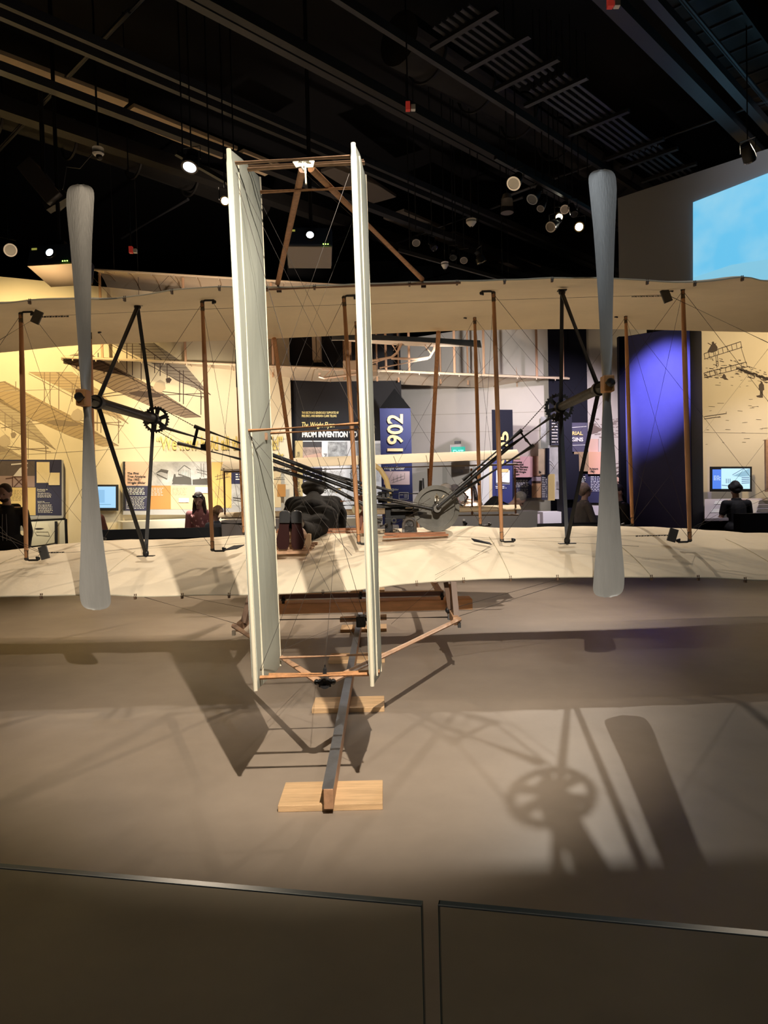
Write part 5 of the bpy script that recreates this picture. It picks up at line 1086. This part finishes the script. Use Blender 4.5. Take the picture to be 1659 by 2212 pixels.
# outriggers from upper wing down to the elevator
g = M(); g.tube([P(592, 731, 6.5), P(650, 1130, 8.3)], .02, 10); g.obj('front_outrigger', spruce, fly, smooth=True); g = M(); g.tube([P(947, 717, 6.5), P(925, 1120, 8.3)], .02, 10); g.obj('front_outrigger', spruce, fly, smooth=True)
for a in ((480, 1010, 8.2, 560, 1110, 8.2), (1112, 1000, 8.2, 1018, 1108, 8.2), (560, 1015, 8.2, 484, 1110, 8.2), (640, 1000, 8.1, 780, 1110, 8.1)): W(*a, .0016)
# ================================================================= HANGING GLIDER
hg = empty('hanging_glider', P(700, 790, 12.6), 'cream fabric biplane glider hanging high behind the upper wing', 'glider')
gm = mat('glider_cloth', (.78, .66, .52), .85, var=.04); ribm = mat('glider_rib', (.5, .36, .24), .6)
def gwing(p0, p1, D0, D1, ch, name):
    A = P(*p0, D0); B = P(*p1, D1); sp = (B - A); sp.z = 0; nrm = V((-sp.y, sp.x, 0)).normalized()
    if nrm.y < 0: nrm = -nrm
    g = M(); top = []; bot = []; n = 30; ts = [0, .1, .3, .5, .7, .9, 1]
    for i in range(n + 1):
        s = i / n; e = .75 + .25 * math.sin(PI / 2 * min(1, min(s, 1 - s) / .08))
        for t in ts:
            c = A.lerp(B, s) + nrm * ch * (t * e) + V((0, 0, .09 * 4 * t * (1 - t) + .02 * t)); top.append(c + V((0, 0, .035))); bot.append(c)
    m_ = len(ts); N = len(top); fs = []
    for i in range(n):
        for j in range(m_ - 1): q = i * m_ + j; fs += [(q, q + m_, q + m_ + 1, q + 1), (N + q, N + q + 1, N + q + m_ + 1, N + q + m_)]
        for j in (0, m_ - 1): q = i * m_ + j; fs.append((q, q + m_, N + q + m_, N + q))
    for i in (0, n):
        for j in range(m_ - 1): q = i * m_ + j; fs.append((q, N + q, N + q + 1, q + 1))
    g.add(top + bot, fs); wo = g.obj(name, gm, hg, smooth=60)
    for k in range(int((B - A).length / .36)):
        s = (k + .5) * .36 / (B - A).length; pts = [A.lerp(B, s) + nrm * ch * t + V((0, 0, .09 * 4 * t * (1 - t) + .02 * t - .003)) for t in (0, .15, .35, .6, .85, 1)]
        g = M(); g.tube(pts, .008, 5); g.obj('rib', ribm, wo)
        g = M(); g.box(A.lerp(B, s) + V((0, -.01, -.015)), .012, .02, .03); g.obj('rib_tip', gm, wo)
    g = M(); g.tube([A + V((0, 0, .02)), B + V((0, 0, .02))], .018, 8); g.obj('front_spar', mat('spar_cream', (.75, .6, .42), .6), wo)
    return A, B, nrm
A1, B1, nn = gwing((132, 774), (1230, 820), 11.6, 13.0, 1.45, 'lower_wing'); A2, B2, _ = gwing((202, 585), (1240, 648), 11.6, 13.0, 1.45, 'upper_wing')
for x in (212, 378, 560, 727, 805, 857, 960, 1028, 1153, 1216):
    s = (x - 132) / 1098
    for off, r in ((0.02, .022), (1.05, .018)):
        a = A1.lerp(B1, s) + nn * off; b = V((a.x, a.y, A2.lerp(B2, max(0, (x - 202) / 1038)).z)); g = M(); g.tube([a, b], r, 8); g.obj('strut', mat('strut_peach', (.6, .36, .22), .5), hg)
for i in range(6):
    s = .05 + i * .15; a = A1.lerp(B1, s); b = A1.lerp(B1, s + .15); g = M(); g.tube([a, b + V((0, 0, 1.45))], .003, 4); g.tube([b, a + V((0, 0, 1.45))], .003, 4); g.obj('rigging_wire', wire_steel, hg)
g = M()
for a, b in (((679, 725, 13.6), (681, 780, 13.6)), ((689, 725, 13.6), (690, 780, 13.6))): g.beam(P(*a), P(*b), .07, .3)
g.obj('tail_rudder', gm, hg)
lens(718, 741, 1037, 756, 11.0, .75, gm, 'front_elevator', .07, .09, par=hg, tipr=.45, th=.04)
for x in (775, 850, 920): g = M(); g.beam(P(x, 757, 10.7), P(x + 12, 742, 10.9), .01, .01); g.obj('rib', ribm, hg)
for pts in (((868, 732), (866, 745), (858, 762), (845, 772), (800, 780)), ((941, 736), (938, 755), (928, 772), (900, 776), (845, 774)), ((690, 806), (690, 814), (700, 817), (740, 812), (790, 806))):
    g = M(); g.tube([P(x, y, 11.3) for x, y in pts], .02, 8); g.obj('skid_bow', mat('bow_wood', (.6, .42, .3), .5), hg, smooth=True)
for a in ((848, 745, 860, 765), (917, 745, 932, 765), (790, 790, 850, 770), (820, 795, 925, 775), (700, 815, 715, 800), (695, 798, 800, 800)):
    g = M(); g.tube([P(a[0], a[1], 11.3), P(a[2], a[3], 11.3)], .014, 6); g.obj('brace', MATS['bow_wood'], hg)
g = M(); g.box(P(760, 795, 12.2), .28, .4, .2); g.box(P(808, 800, 12.2), .12, .5, .12); g.obj('cradle', mat('cradle_tan', (.5, .36, .24), .7), hg, bevel=.02)
# mannequin on the hanging glider (mostly hidden by the right rudder)
for q in (P(300, 640, 12.2), P(1100, 690, 12.9), P(247, 590, 11.8)):
    g = M(); g.tube([q, V((q.x, q.y, 7.5))], .004, 5); g.obj('suspension_cable', wire_steel, hg)

# ================================================================= PEOPLE
skin = mat('skin', (.62, .4, .31), .55, var=.05); skin2 = mat('skin_rosy', (.66, .42, .34), .55)
def hand(g, w, d, up, palm_n):     # wrist point, pointing direction, side (thumb) direction
    d = d.normalized(); s = (up - d * up.dot(d)).normalized(); n = d.cross(s)
    g.cap(w, w + d * .05, .026, .03); g.cap(w + d * .05 - s * .02, w + d * .05 + s * .024, .022, .022)
    for k, L in enumerate((.068, .078, .074, .058)):
        b = w + d * .07 + s * (.028 - k * .018); mid = b + d * L * .55 + n * .01; g.cap(b, mid, .0095, .0085); g.cap(mid, mid + d * L * .4 + n * .02, .0085, .007)
    b = w + d * .025 + s * .026; g.cap(b, b + d * .03 + s * .022, .012, .010); g.cap(b + d * .03 + s * .022, b + d * .055 + s * .028, .010, .008)
def person(name_label, x, y, h=1.7, yaw=0, lean=0, z0=-.4, headpitch=0, headyaw=0, coat=(.02, .02, .02), legs=(.03, .03, .05), hairc=(.05, .03, .02), hair='short', arms='down', extra=None, sk=None, sleeves=True, scale_w=1.0, beard=False, glasses=False, cap=None):
    s = h / 1.7; o = empty('person', (x, y, z0), name_label, 'person'); sk = sk or skin; tagc = name_label.replace(' ', '_')[:40]
    Rz = Matrix.Rotation(yaw, 3, 'Z'); base = V((x, y, z0)); Rl = Matrix.Rotation(-lean, 3, 'X'); hip = V((0, 0, .92))
    def T(p, up=True):      # local (x right, y facing, z up); parts above the hips lean forward
        p = V(p); p.x *= scale_w
        if up: p = hip + Rl @ (p - hip)
        return base + Rz @ (p * s)
    neck = V((0, .0, 1.43)); Rh = Rl @ Matrix.Rotation(headyaw, 3, 'Z') @ Matrix.Rotation(-headpitch, 3, 'X'); hc0 = hip + Rl @ (V((0, .015, 1.50)) - hip)
    def H(p): return base + Rz @ ((hc0 + Rh @ V(p)) * s)
    RH = Rz @ Rh
    g = M()
    # torso, neck, head
    g.cap(T((-.07, 0, .95)), T((.07, 0, .95)), .12 * s, .12 * s); g.cap(T((0, 0, 1.0)), T((0, .01, 1.28)), .125 * s, .135 * s); g.cap(T((-.13, 0, 1.36)), T((.13, 0, 1.36)), .062 * s, .062 * s); g.cap(T((0, 0, 1.38)), H((0, 0, .03)), .056 * s, .052 * s)
    g.ell(H((0, 0, .12)), .075 * s, .092 * s, .108 * s, rot=RH, nu=18, nv=12); g.ell(H((0, .02, .055)), .056 * s, .072 * s, .066 * s, rot=RH); g.ell(H((0, .068, .018)), .024 * s, .02 * s, .018 * s, rot=RH)
    g.cap(H((0, .092, .115)), H((0, .112, .082)), .009 * s, .015 * s); g.cap(H((-.035, .078, .128)), H((.035, .078, .128)), .014 * s, .014 * s); g.cap(H((-.017, .088, .048)), H((.017, .088, .048)), .010 * s, .010 * s)
    for q in (-1, 1): g.ell(H((q * .076, -.005, .095)), .012 * s, .022 * s, .034 * s, rot=RH)
    # arms
    sh = [(-.175, 0, 1.35), (.175, 0, 1.35)]
    P_ = {'down': ((-.22, -.02, 1.08), (-.21, .06, .84)), 'folded': ((-.24, .04, 1.1), (-.06, .25, 1.12)), 'forward': ((-.22, .16, 1.14), (-.14, .4, 1.12)), 'hold': ((-.21, .04, 1.08), (-.08, .24, 1.02)), 'rest': ((-.24, .1, 1.08), (-.16, .36, .98))}[arms]
    armpts = []
    for q, S0 in ((1, sh[0]), (-1, sh[1])):
        e = V(P_[0]); wv = V(P_[1]); e.x *= q; wv.x *= q; a, b, c = T(S0), T(e), T(wv); armpts.append((a, b, c)); g.cap(a, b, .05 * s, .042 * s); g.cap(b, c, .04 * s, .028 * s); hand(g, c, c - b, (T((0, 0, 2)) - T((0, 0, 1))), None)
    for q in (-1, 1):
        a, b, c = T((q * .09, 0, .9), False), T((q * .1, .02, .5), False), T((q * .1, -.01, .09), False); g.cap(a, b, .088 * s, .06 * s); g.cap(b, c, .055 * s, .038 * s); g.cap(c - V((0, 0, .03)), T((q * .11, .13, .035), False), .034 * s, .03 * s)
    bo = g.obj('body', sk, o); voxel(bo, .011 * s, 3)
    # clothes
    cm = mat('coat_' + tagc, coat, .8, var=.12, scale=9); lm = mat('legs_' + tagc, legs, .85); g = M()
    g.cap(T((-.07, 0, .93)), T((.07, 0, .93)), .142 * s, .142 * s); g.cap(T((0, 0, 1.0)), T((0, .01, 1.27)), .145 * s, .155 * s); g.cap(T((-.135, 0, 1.345)), T((.135, 0, 1.345)), .075 * s, .075 * s); g.ring(T((0, .005, 1.425)), T((0, 0, 2)) - T((0, 0, 1)), .076 * s, .05 * s, .04 * s)
    for a, b, c in armpts:
        g.cap(a, b if sleeves else a.lerp(b, .6), .068 * s, .056 * s)
        if sleeves: g.cap(b, b.lerp(c, .93), .054 * s, .042 * s)
    voxel(g.obj('top', cm, o), .013 * s, 3)
    g = M()
    for q in (-1, 1): a, b, c = T((q * .09, 0, .9), False), T((q * .1, .02, .5), False), T((q * .1, -.01, .1), False); g.cap(a, b, .11 * s, .078 * s); g.cap(b, c, .075 * s, .06 * s)
    voxel(g.obj('trousers', lm, o), .016 * s, 3)
    for q in (-1, 1): g = M(); g.cap(T((q * .1, -.03, .045), False), T((q * .11, .15, .04), False), .045 * s, .042 * s); g.obj('shoe', charcoal, o, smooth=True)
    # hair, face
    hm = mat('hair_' + tagc, hairc, .7, var=.3, scale=30); g = M()
    if hair != 'none':
        g.ell(H((0, -.014, .14)), .083 * s, .094 * s, .100 * s, rot=RH, nu=18, nv=12)
        if hair == 'long': g.cap(H((-.05, -.05, .1)), T((-.07, -.1, 1.2)), .045 * s, .04 * s); g.cap(H((.05, -.05, .1)), T((.07, -.1, 1.2)), .045 * s, .04 * s); g.cap(H((-.075, .0, .09)), T((-.11, .06, 1.22)), .022 * s, .03 * s); g.cap(H((.075, .0, .09)), T((.11, .06, 1.22)), .022 * s, .03 * s)
        if hair == 'bob':
            for k in range(16):
                a = 2 * PI * k / 16
                g.ell(H((.075 * math.cos(a), -.02 + .075 * math.sin(a) * .9, .12 + .02 * math.sin(3 * a))), .042 * s, .04 * s, .05 * s, rot=RH)
            g.ell(H((0, -.05, .07)), .08 * s, .06 * s, .06 * s, rot=RH)
        if beard: pass
        hb_ = g.obj('hair', hm, o); voxel(hb_, .010 * s, 2)
    if beard: g = M(); g.ell(H((0, .045, .03)), .056 * s, .052 * s, .036 * s, rot=RH); g.obj('beard', hm, o, smooth=True)
    ey = mat('eye_dark', (.02, .015, .012), .3)
    for q in (-1, 1): g = M(); g.ell(H((q * .032, .083, .108)), .011 * s, .006 * s, .007 * s, rot=RH); g.obj('eye', ey, o, smooth=True)
    g = M(); g.ell(H((0, .097, .048)), .02 * s, .005 * s, .006 * s, rot=RH); g.obj('mouth', mat('lips', (.35, .13, .11), .5), o, smooth=True)
    if glasses:
        g = M()
        for q in (-1, 1): g.ring(H((q * .034, .098, .108)), RH @ V((0, 1, 0)), .024 * s, .02 * s, .004, 14); g.tube([H((q * .058, .096, .112)), H((q * .08, 0, .112))], .002, 5)
        g.obj('glasses', black_metal, o)
    if cap:
        g = M(); g.ell(H((0, -.005, .165)), .09 * s, .104 * s, .07 * s, rot=RH, nu=18); g.ell(H((0, .105, .15)), .07 * s, .065 * s, .012 * s, rot=RH); g.obj('cap', mat('cap_' + tagc, cap, .8), o, smooth=True)
    return o, T, H, s
def at(px, D): return P(px, 1060, D).x
o, T, H, s = person('bearded man in a black hooded top with drawstrings, far left', at(14, 10.0), 10.0, 1.80, PI + .25, 0, headyaw=-.3, headpitch=.25, hairc=(.05, .025, .015), beard=True, scale_w=1.12)
g = M(); g.cap(T((-.1, -.06, 1.42)), T((.1, -.06, 1.42)), .045, .045); g.obj('hood', mat('hood', (.012, .012, .014), .8), o, smooth=True)
for q in (-1, 1): g = M(); g.tube([T((q * .02, .155, 1.33)), T((q * .025, .175, 1.15)), T((q * .02, .18, .98))], .004, 6); g.obj('drawstring', mat('cord_white', (.6, .6, .62), .7), o)
o, T, H, s = person('long haired woman in pink patterned top with sunglasses on her head', at(432, 11.35), 11.35, 1.64, PI, .06, headpitch=.45, hairc=(.035, .02, .018), hair='long', coat=(.3, .12, .13), arms='hold')
g = M(); g.tube([H((-.07, .06, .2)), H((0, .085, .205)), H((.07, .06, .2))], .012, 8, ell=(1, 1.8)); g.obj('sunglasses', black_metal, o, smooth=True)
g = M(); random.seed(4)
for k in range(34): a = random.uniform(-1.1, 1.1); z = random.uniform(1.0, 1.38); g.ell(T((.15 * math.sin(a), .15 * math.cos(a), z)), .016, .012, .02)
g.obj('print_pattern', mat('pattern_pink', (.7, .4, .42), .8), o, smooth=True)
o, T, H, s = person('fair haired child in blue grey jacket beside the pink patterned woman', at(463, 11.15), 11.05, 1.42, PI + 1.0, .1, headpitch=.3, hairc=(.3, .19, .11), hair='bob', coat=(.1, .12, .17), arms='down')
o, T, H, s = person('dark haired woman half hidden behind the left propeller', at(206, 11.25), 11.25, 1.62, PI - .5, .15, headpitch=.3, hairc=(.025, .02, .018), hair='long', coat=(.14, .05, .05))
o, T, H, s = person('small child in a white cap peeking over the plinth left of the pilot', at(521, 11.2), 11.15, 1.26, PI + .2, .0, headpitch=.1, coat=(.04, .04, .05), cap=(.7, .68, .65))
o, T, H, s = person('man in a white baseball cap behind the flywheel', at(966, 11.3), 11.35, 1.66, PI / 2 + .3, .0, headpitch=.1, coat=(.1, .1, .11), cap=(.75, .68, .6), sk=skin2, hair='short', hairc=(.4, .36, .32))
o, T, H, s = person('person in a dark cap looking down behind the flywheel', at(985, 12.3), 12.3, 1.66, PI - .3, .08, headpitch=.4, coat=(.22, .17, .14), cap=(.07, .06, .06), hairc=(.09, .07, .06), arms='hold')
o, T, H, s = person('person in beige jacket with long dark hair behind the drive tubes', at(1020, 11.8), 11.8, 1.68, 2.2, .05, headpitch=.1, hairc=(.03, .025, .025), hair='long', coat=(.4, .33, .26), arms='rest')
o, T, H, s = person('grey haired man with backpack bending forward over the plinth', at(1052, 11.3), 11.3, 1.72, -PI / 2 - .2, .75, headpitch=.2, hairc=(.35, .32, .3), coat=(.12, .14, .18), sk=skin2)
g = M(); g.cap(T((0, -.2, 1.1)), T((0, -.2, 1.32)), .12, .11); g.obj('backpack', mat('backpack', (.012, .012, .014), .8), o, smooth=True)
for q in (-1, 1): g = M(); g.tube([T((q * .09, -.12, 1.4)), T((q * .1, .04, 1.46)), T((q * .1, .15, 1.32)), T((q * .12, .1, 1.1))], .016, 6); g.obj('strap', MATS['backpack'], o, smooth=True)
o, T, H, s = person('grey haired woman in profile wearing glasses and grey top, by the navy text panel', at(1256, 11.2), 11.2, 1.62, -PI / 2 + .1, .08, headpitch=-.1, hairc=(.33, .24, .19), hair='bob', coat=(.16, .14, .13), sk=skin2, glasses=True, arms='rest')
o, T, H, s = person('man with glasses looking left beside the blue pillar, upper of two', at(1349, 12.2), 12.3, 1.76, PI / 2 + .5, .0, headpitch=.25, hairc=(.02, .015, .015), coat=(.02, .018, .02), glasses=True)
o, T, H, s = person('person in black with grey patterned sleeve beside the blue pillar, lower of two', at(1349, 11.3), 11.45, 1.58, PI / 2 + .2, .05, headpitch=.1, hairc=(.03, .02, .02), coat=(.03, .03, .03), sk=skin2, arms='hold')
o, T, H, s = person('woman with short curly hair in black sleeveless top, seen from behind at the television', at(1592, 10.98), 10.98, 1.59, 0.0, .06, headpitch=.1, hairc=(.03, .028, .034), hair='bob', coat=(.012, .012, .016), arms='folded', sleeves=False, scale_w=1.05)

# ================================================================= PRONE PILOT FIGURE
pil = empty('pilot_mannequin', P(640, 1190, 5.5), 'pilot figure lying face down on lower wing in dark suit and cap, soles toward viewer', 'mannequin')
suit = mat('wool_suit', (.006, .0056, .0052), .9, spec=.15, var=.35, scale=12, bump=.3, bscale=30); trous = mat('wool_trousers', (.010, .009, .008), .9, spec=.2, var=.3, scale=10)
def Q(x, y, D): return P(x, y, D)
# continuous body
g = M()
g.cap(Q(618, 1150, 5.3), Q(636, 1152, 5.72), .04, .05); g.cap(Q(636, 1152, 5.72), Q(652, 1140, 6.08), .06, .085)
g.cap(Q(645, 1150, 5.32), Q(662, 1152, 5.72), .04, .05); g.cap(Q(662, 1152, 5.72), Q(688, 1140, 6.08), .06, .085)
g.cap(Q(668, 1124, 6.15), Q(690, 1124, 6.15), .085, .085); g.cap(Q(676, 1118, 6.2), Q(678, 1105, 6.5), .095, .095); g.cap(Q(646, 1094, 6.6), Q(712, 1094, 6.6), .06, .06)
g.cap(Q(678, 1082, 6.62), Q(678, 1066, 6.78), .055, .055); g.ell(Q(678, 1056, 6.82), .075, .098, .1)
for sx, el, wr in ((622, (620, 1130, 6.75), (640, 1138, 6.98)), (728, (738, 1132, 6.7), (720, 1140, 6.95))):
    a = Q(sx + (8 if sx < 670 else -4), 1094, 6.6); b = Q(*el); c = Q(*wr); g.cap(a, b, .052, .042); g.cap(b, c, .042, .03); hand(g, c, V((0, 1, .05)), V((1, 0, 0)), None)
voxel(g.obj('body', mat('wax_skin', (.45, .3, .22), .5), pil), .012, 3)
# jacket
g = M()
g.cap(Q(662, 1118, 6.18), Q(700, 1118, 6.18), .125, .12); g.cap(Q(655, 1108, 6.35), Q(704, 1106, 6.4), .125, .125); g.cap(Q(648, 1098, 6.5), Q(710, 1097, 6.52), .105, .105); g.cap(Q(634, 1092, 6.58), Q(722, 1090, 6.58), .085, .085)
g.cap(Q(677, 1086, 6.6), Q(677, 1077, 6.7), .085, .075); g.cap(Q(676, 1114, 6.2), Q(678, 1092, 6.58), .15, .12)
g.cap(Q(636, 1094, 6.6), Q(626, 1104, 6.62), .07, .062); g.cap(Q(626, 1104, 6.62), Q(620, 1132, 6.74), .062, .05); g.cap(Q(620, 1132, 6.74), Q(636, 1138, 6.95), .055, .045)
g.cap(Q(722, 1094, 6.58), Q(734, 1110, 6.55), .078, .07); g.cap(Q(734, 1110, 6.55), Q(734, 1136, 6.5), .068, .062); g.cap(Q(728, 1136, 6.5), Q(718, 1142, 6.9), .055, .045)
g.cap(Q(715, 1112, 6.45), Q(722, 1136, 6.4), .05, .04)
jk = g.obj('jacket', suit, pil); voxel(jk, .013, 3)
g = M(); g.cap(Q(620, 1140, 5.42), Q(640, 1144, 5.75), .062, .075); g.cap(Q(640, 1144, 5.75), Q(662, 1132, 6.12), .08, .115); g.cap(Q(648, 1140, 5.44), Q(668, 1148, 5.75), .062, .075); g.cap(Q(668, 1148, 5.75), Q(694, 1132, 6.12), .08, .115); g.cap(Q(655, 1120, 6.14), Q(702, 1120, 6.14), .12, .12)
voxel(g.obj('trousers', trous, pil), .013, 3)
# flat cap
g = M(); c = Q(677, 1049, 6.82); g.ell(c + V((0, .03, -.005)), .125, .135, .06, nu=20); g.ell(c + V((0, -.02, -.045)), .108, .108, .06, nu=20); g.ell(c + V((0, .13, -.04)), .07, .06, .012)
voxel(g.obj('flat_cap', mat('cap_wool', (.02, .019, .018), .85, var=.3, scale=20), pil), .009, 4)
# shoes: upright soles, toes down on the foot board
solem = mat('sole_maroon', (.03, .009, .008), .3, coat=.3); heelm = mat('heel_black', (.014, .014, .015), .5); upm = mat('shoe_leather', (.018, .016, .015), .35)
for (hx, tx, hw, wx, tw, bw) in ((615, 611, 24, 21, 28, 24), (640, 643, 24, 22, 29, 24)):
    D = 5.15; rows = [(1104, hx, hw * .6), (1107, hx, hw * .92), (1114, hx, hw), (1124, hx, hw), (1130, lerp(hx, tx, .2), hw * .96)]
    rows2 = [(1130, lerp(hx, tx, .2), hw * .94), (1138, lerp(hx, tx, .4), wx), (1150, lerp(hx, tx, .7), (wx + tw) / 2), (1164, tx, tw), (1174, tx, tw * .98), (1182, tx, tw * .85), (1187, tx, tw * .6)]
    sh = empty('shoe', P(tx, 1188, D)); sh.parent = pil; sh.location = P(tx, 1188, D) - pil.location
    for nm, rr, mt_, d0, d1 in (('heel', rows, heelm, 5.125, 5.16), ('sole', rows2, solem, 5.145, 5.165)):
        poly = [P(cx - w_ / 2, y, d0) for y, cx, w_ in rr] + [P(cx + w_ / 2, y, d0) for y, cx, w_ in rr[::-1]]; g = M(); g.prism(poly, (0, d1 - d0, 0)); g.obj(nm, mt_, sh, bevel=.003)
    g = M()
    g.cap(P(hx, 1112, 5.19), P(hx, 1122, 5.21), .036, .04); g.cap(P(tx, 1150, 5.2), P(tx, 1172, 5.195), .036, .038); g.cap(P(hx, 1120, 5.22), P(tx, 1150, 5.2), .038, .036); g.cap(P(hx, 1118, 5.22), P(hx + 4, 1130, 5.36), .042, .05)
    voxel(g.obj('upper', upm, sh), .008, 3)

# ================================================================= GLASS BALUSTRADE
glass = bpy.data.materials.new('glass'); glass.use_nodes = True; nt = glass.node_tree; nt.nodes.clear()
out = nt.nodes.new('ShaderNodeOutputMaterial'); mix = nt.nodes.new('ShaderNodeMixShader'); tr = nt.nodes.new('ShaderNodeBsdfTransparent'); gl = nt.nodes.new('ShaderNodeBsdfGlossy'); fr = nt.nodes.new('ShaderNodeFresnel')
tr.inputs[0].default_value = (.95, .97, .95, 1); gl.inputs[0].default_value = (.9, .95, 1, 1); gl.inputs['Roughness'].default_value = .02; fr.inputs[0].default_value = 1.5
geo = nt.nodes.new('ShaderNodeNewGeometry'); mm_ = nt.nodes.new('ShaderNodeMath'); mm_.operation = 'SUBTRACT'; mm_.use_clamp = True; nt.links.new(fr.outputs[0], mm_.inputs[0]); nt.links.new(geo.outputs['Backfacing'], mm_.inputs[1]); nt.links.new(mm_.outputs[0], mix.inputs[0]); nt.links.new(tr.outputs[0], mix.inputs[1]); nt.links.new(gl.outputs[0], mix.inputs[2]); nt.links.new(mix.outputs[0], out.inputs[0])
edge_m = mat('glass_edge', (.012, .05, .07), .3, spec=.5); bright_m = mat('glass_bevel', (.2, .25, .28), .35, .2)
def glass_panel(x0, y0, x1, y1, zt, label, vedge):
    a = PZ(x0, y0, zt); b = PZ(x1, y1, zt); d = (b - a); d.z = 0; d.normalize(); n = V((-d.y, d.x, 0)); th = .012
    if n.y < 0: n = -n
    o = empty('glass_barrier', V(((a.x + b.x) / 2, (a.y + b.y) / 2, -.3)), label, 'glass', 'glass balustrade around the platform')
    def col_(p, z): return V((p.x, p.y, z))
    g = M(); g.hexa([col_(a, -.41), col_(b, -.41), col_(b + n * th, -.41), col_(a + n * th, -.41)], [col_(a, zt - .002), col_(b, zt - .002), col_(b + n * th, zt - .002), col_(a + n * th, zt - .002)]); g.obj('pane', glass, o)
    g = M(); g.hexa([col_(a, zt - .002), col_(b, zt - .002), col_(b + n * th, zt - .002), col_(a + n * th, zt - .002)], [col_(a, zt), col_(b, zt), col_(b + n * th, zt), col_(a + n * th, zt)]); g.obj('top_edge', edge_m, o)
    g = M(); g.beam(a - n * .0005, b - n * .0005, .0016, .0016); g.obj('bevel', bright_m, o)
    for p, on in ((a, vedge == 'l'), (b, vedge == 'r')):
        if on: g = M(); g.hexa([col_(p, -.41), col_(p + d * .0015, -.41), col_(p + d * .0015 + n * th, -.41), col_(p + n * th, -.41)], [col_(p, zt), col_(p + d * .0015, zt), col_(p + d * .0015 + n * th, zt), col_(p + n * th, zt)]); g.obj('side_edge', mat('side_edge', (.12, .16, .15), .2), o)
    g = M(); g.hexa([col_(a - n * .02, -.41), col_(b - n * .02, -.41), col_(b + n * (th + .02), -.41), col_(a + n * (th + .02), -.41)], [col_(a - n * .02, -.3), col_(b - n * .02, -.3), col_(b + n * (th + .02), -.3), col_(a + n * (th + .02), -.3)]); g.obj('base_shoe', mat('shoe_metal', (.2, .2, .21), .4, .8), o)
glass_panel(-60, 1869, 909, 1956, .62, 'left frameless glass barrier panel in the foreground', 'r')
glass_panel(946, 1955, 1740, 2031, .62, 'right frameless glass barrier panel in the foreground', 'l')
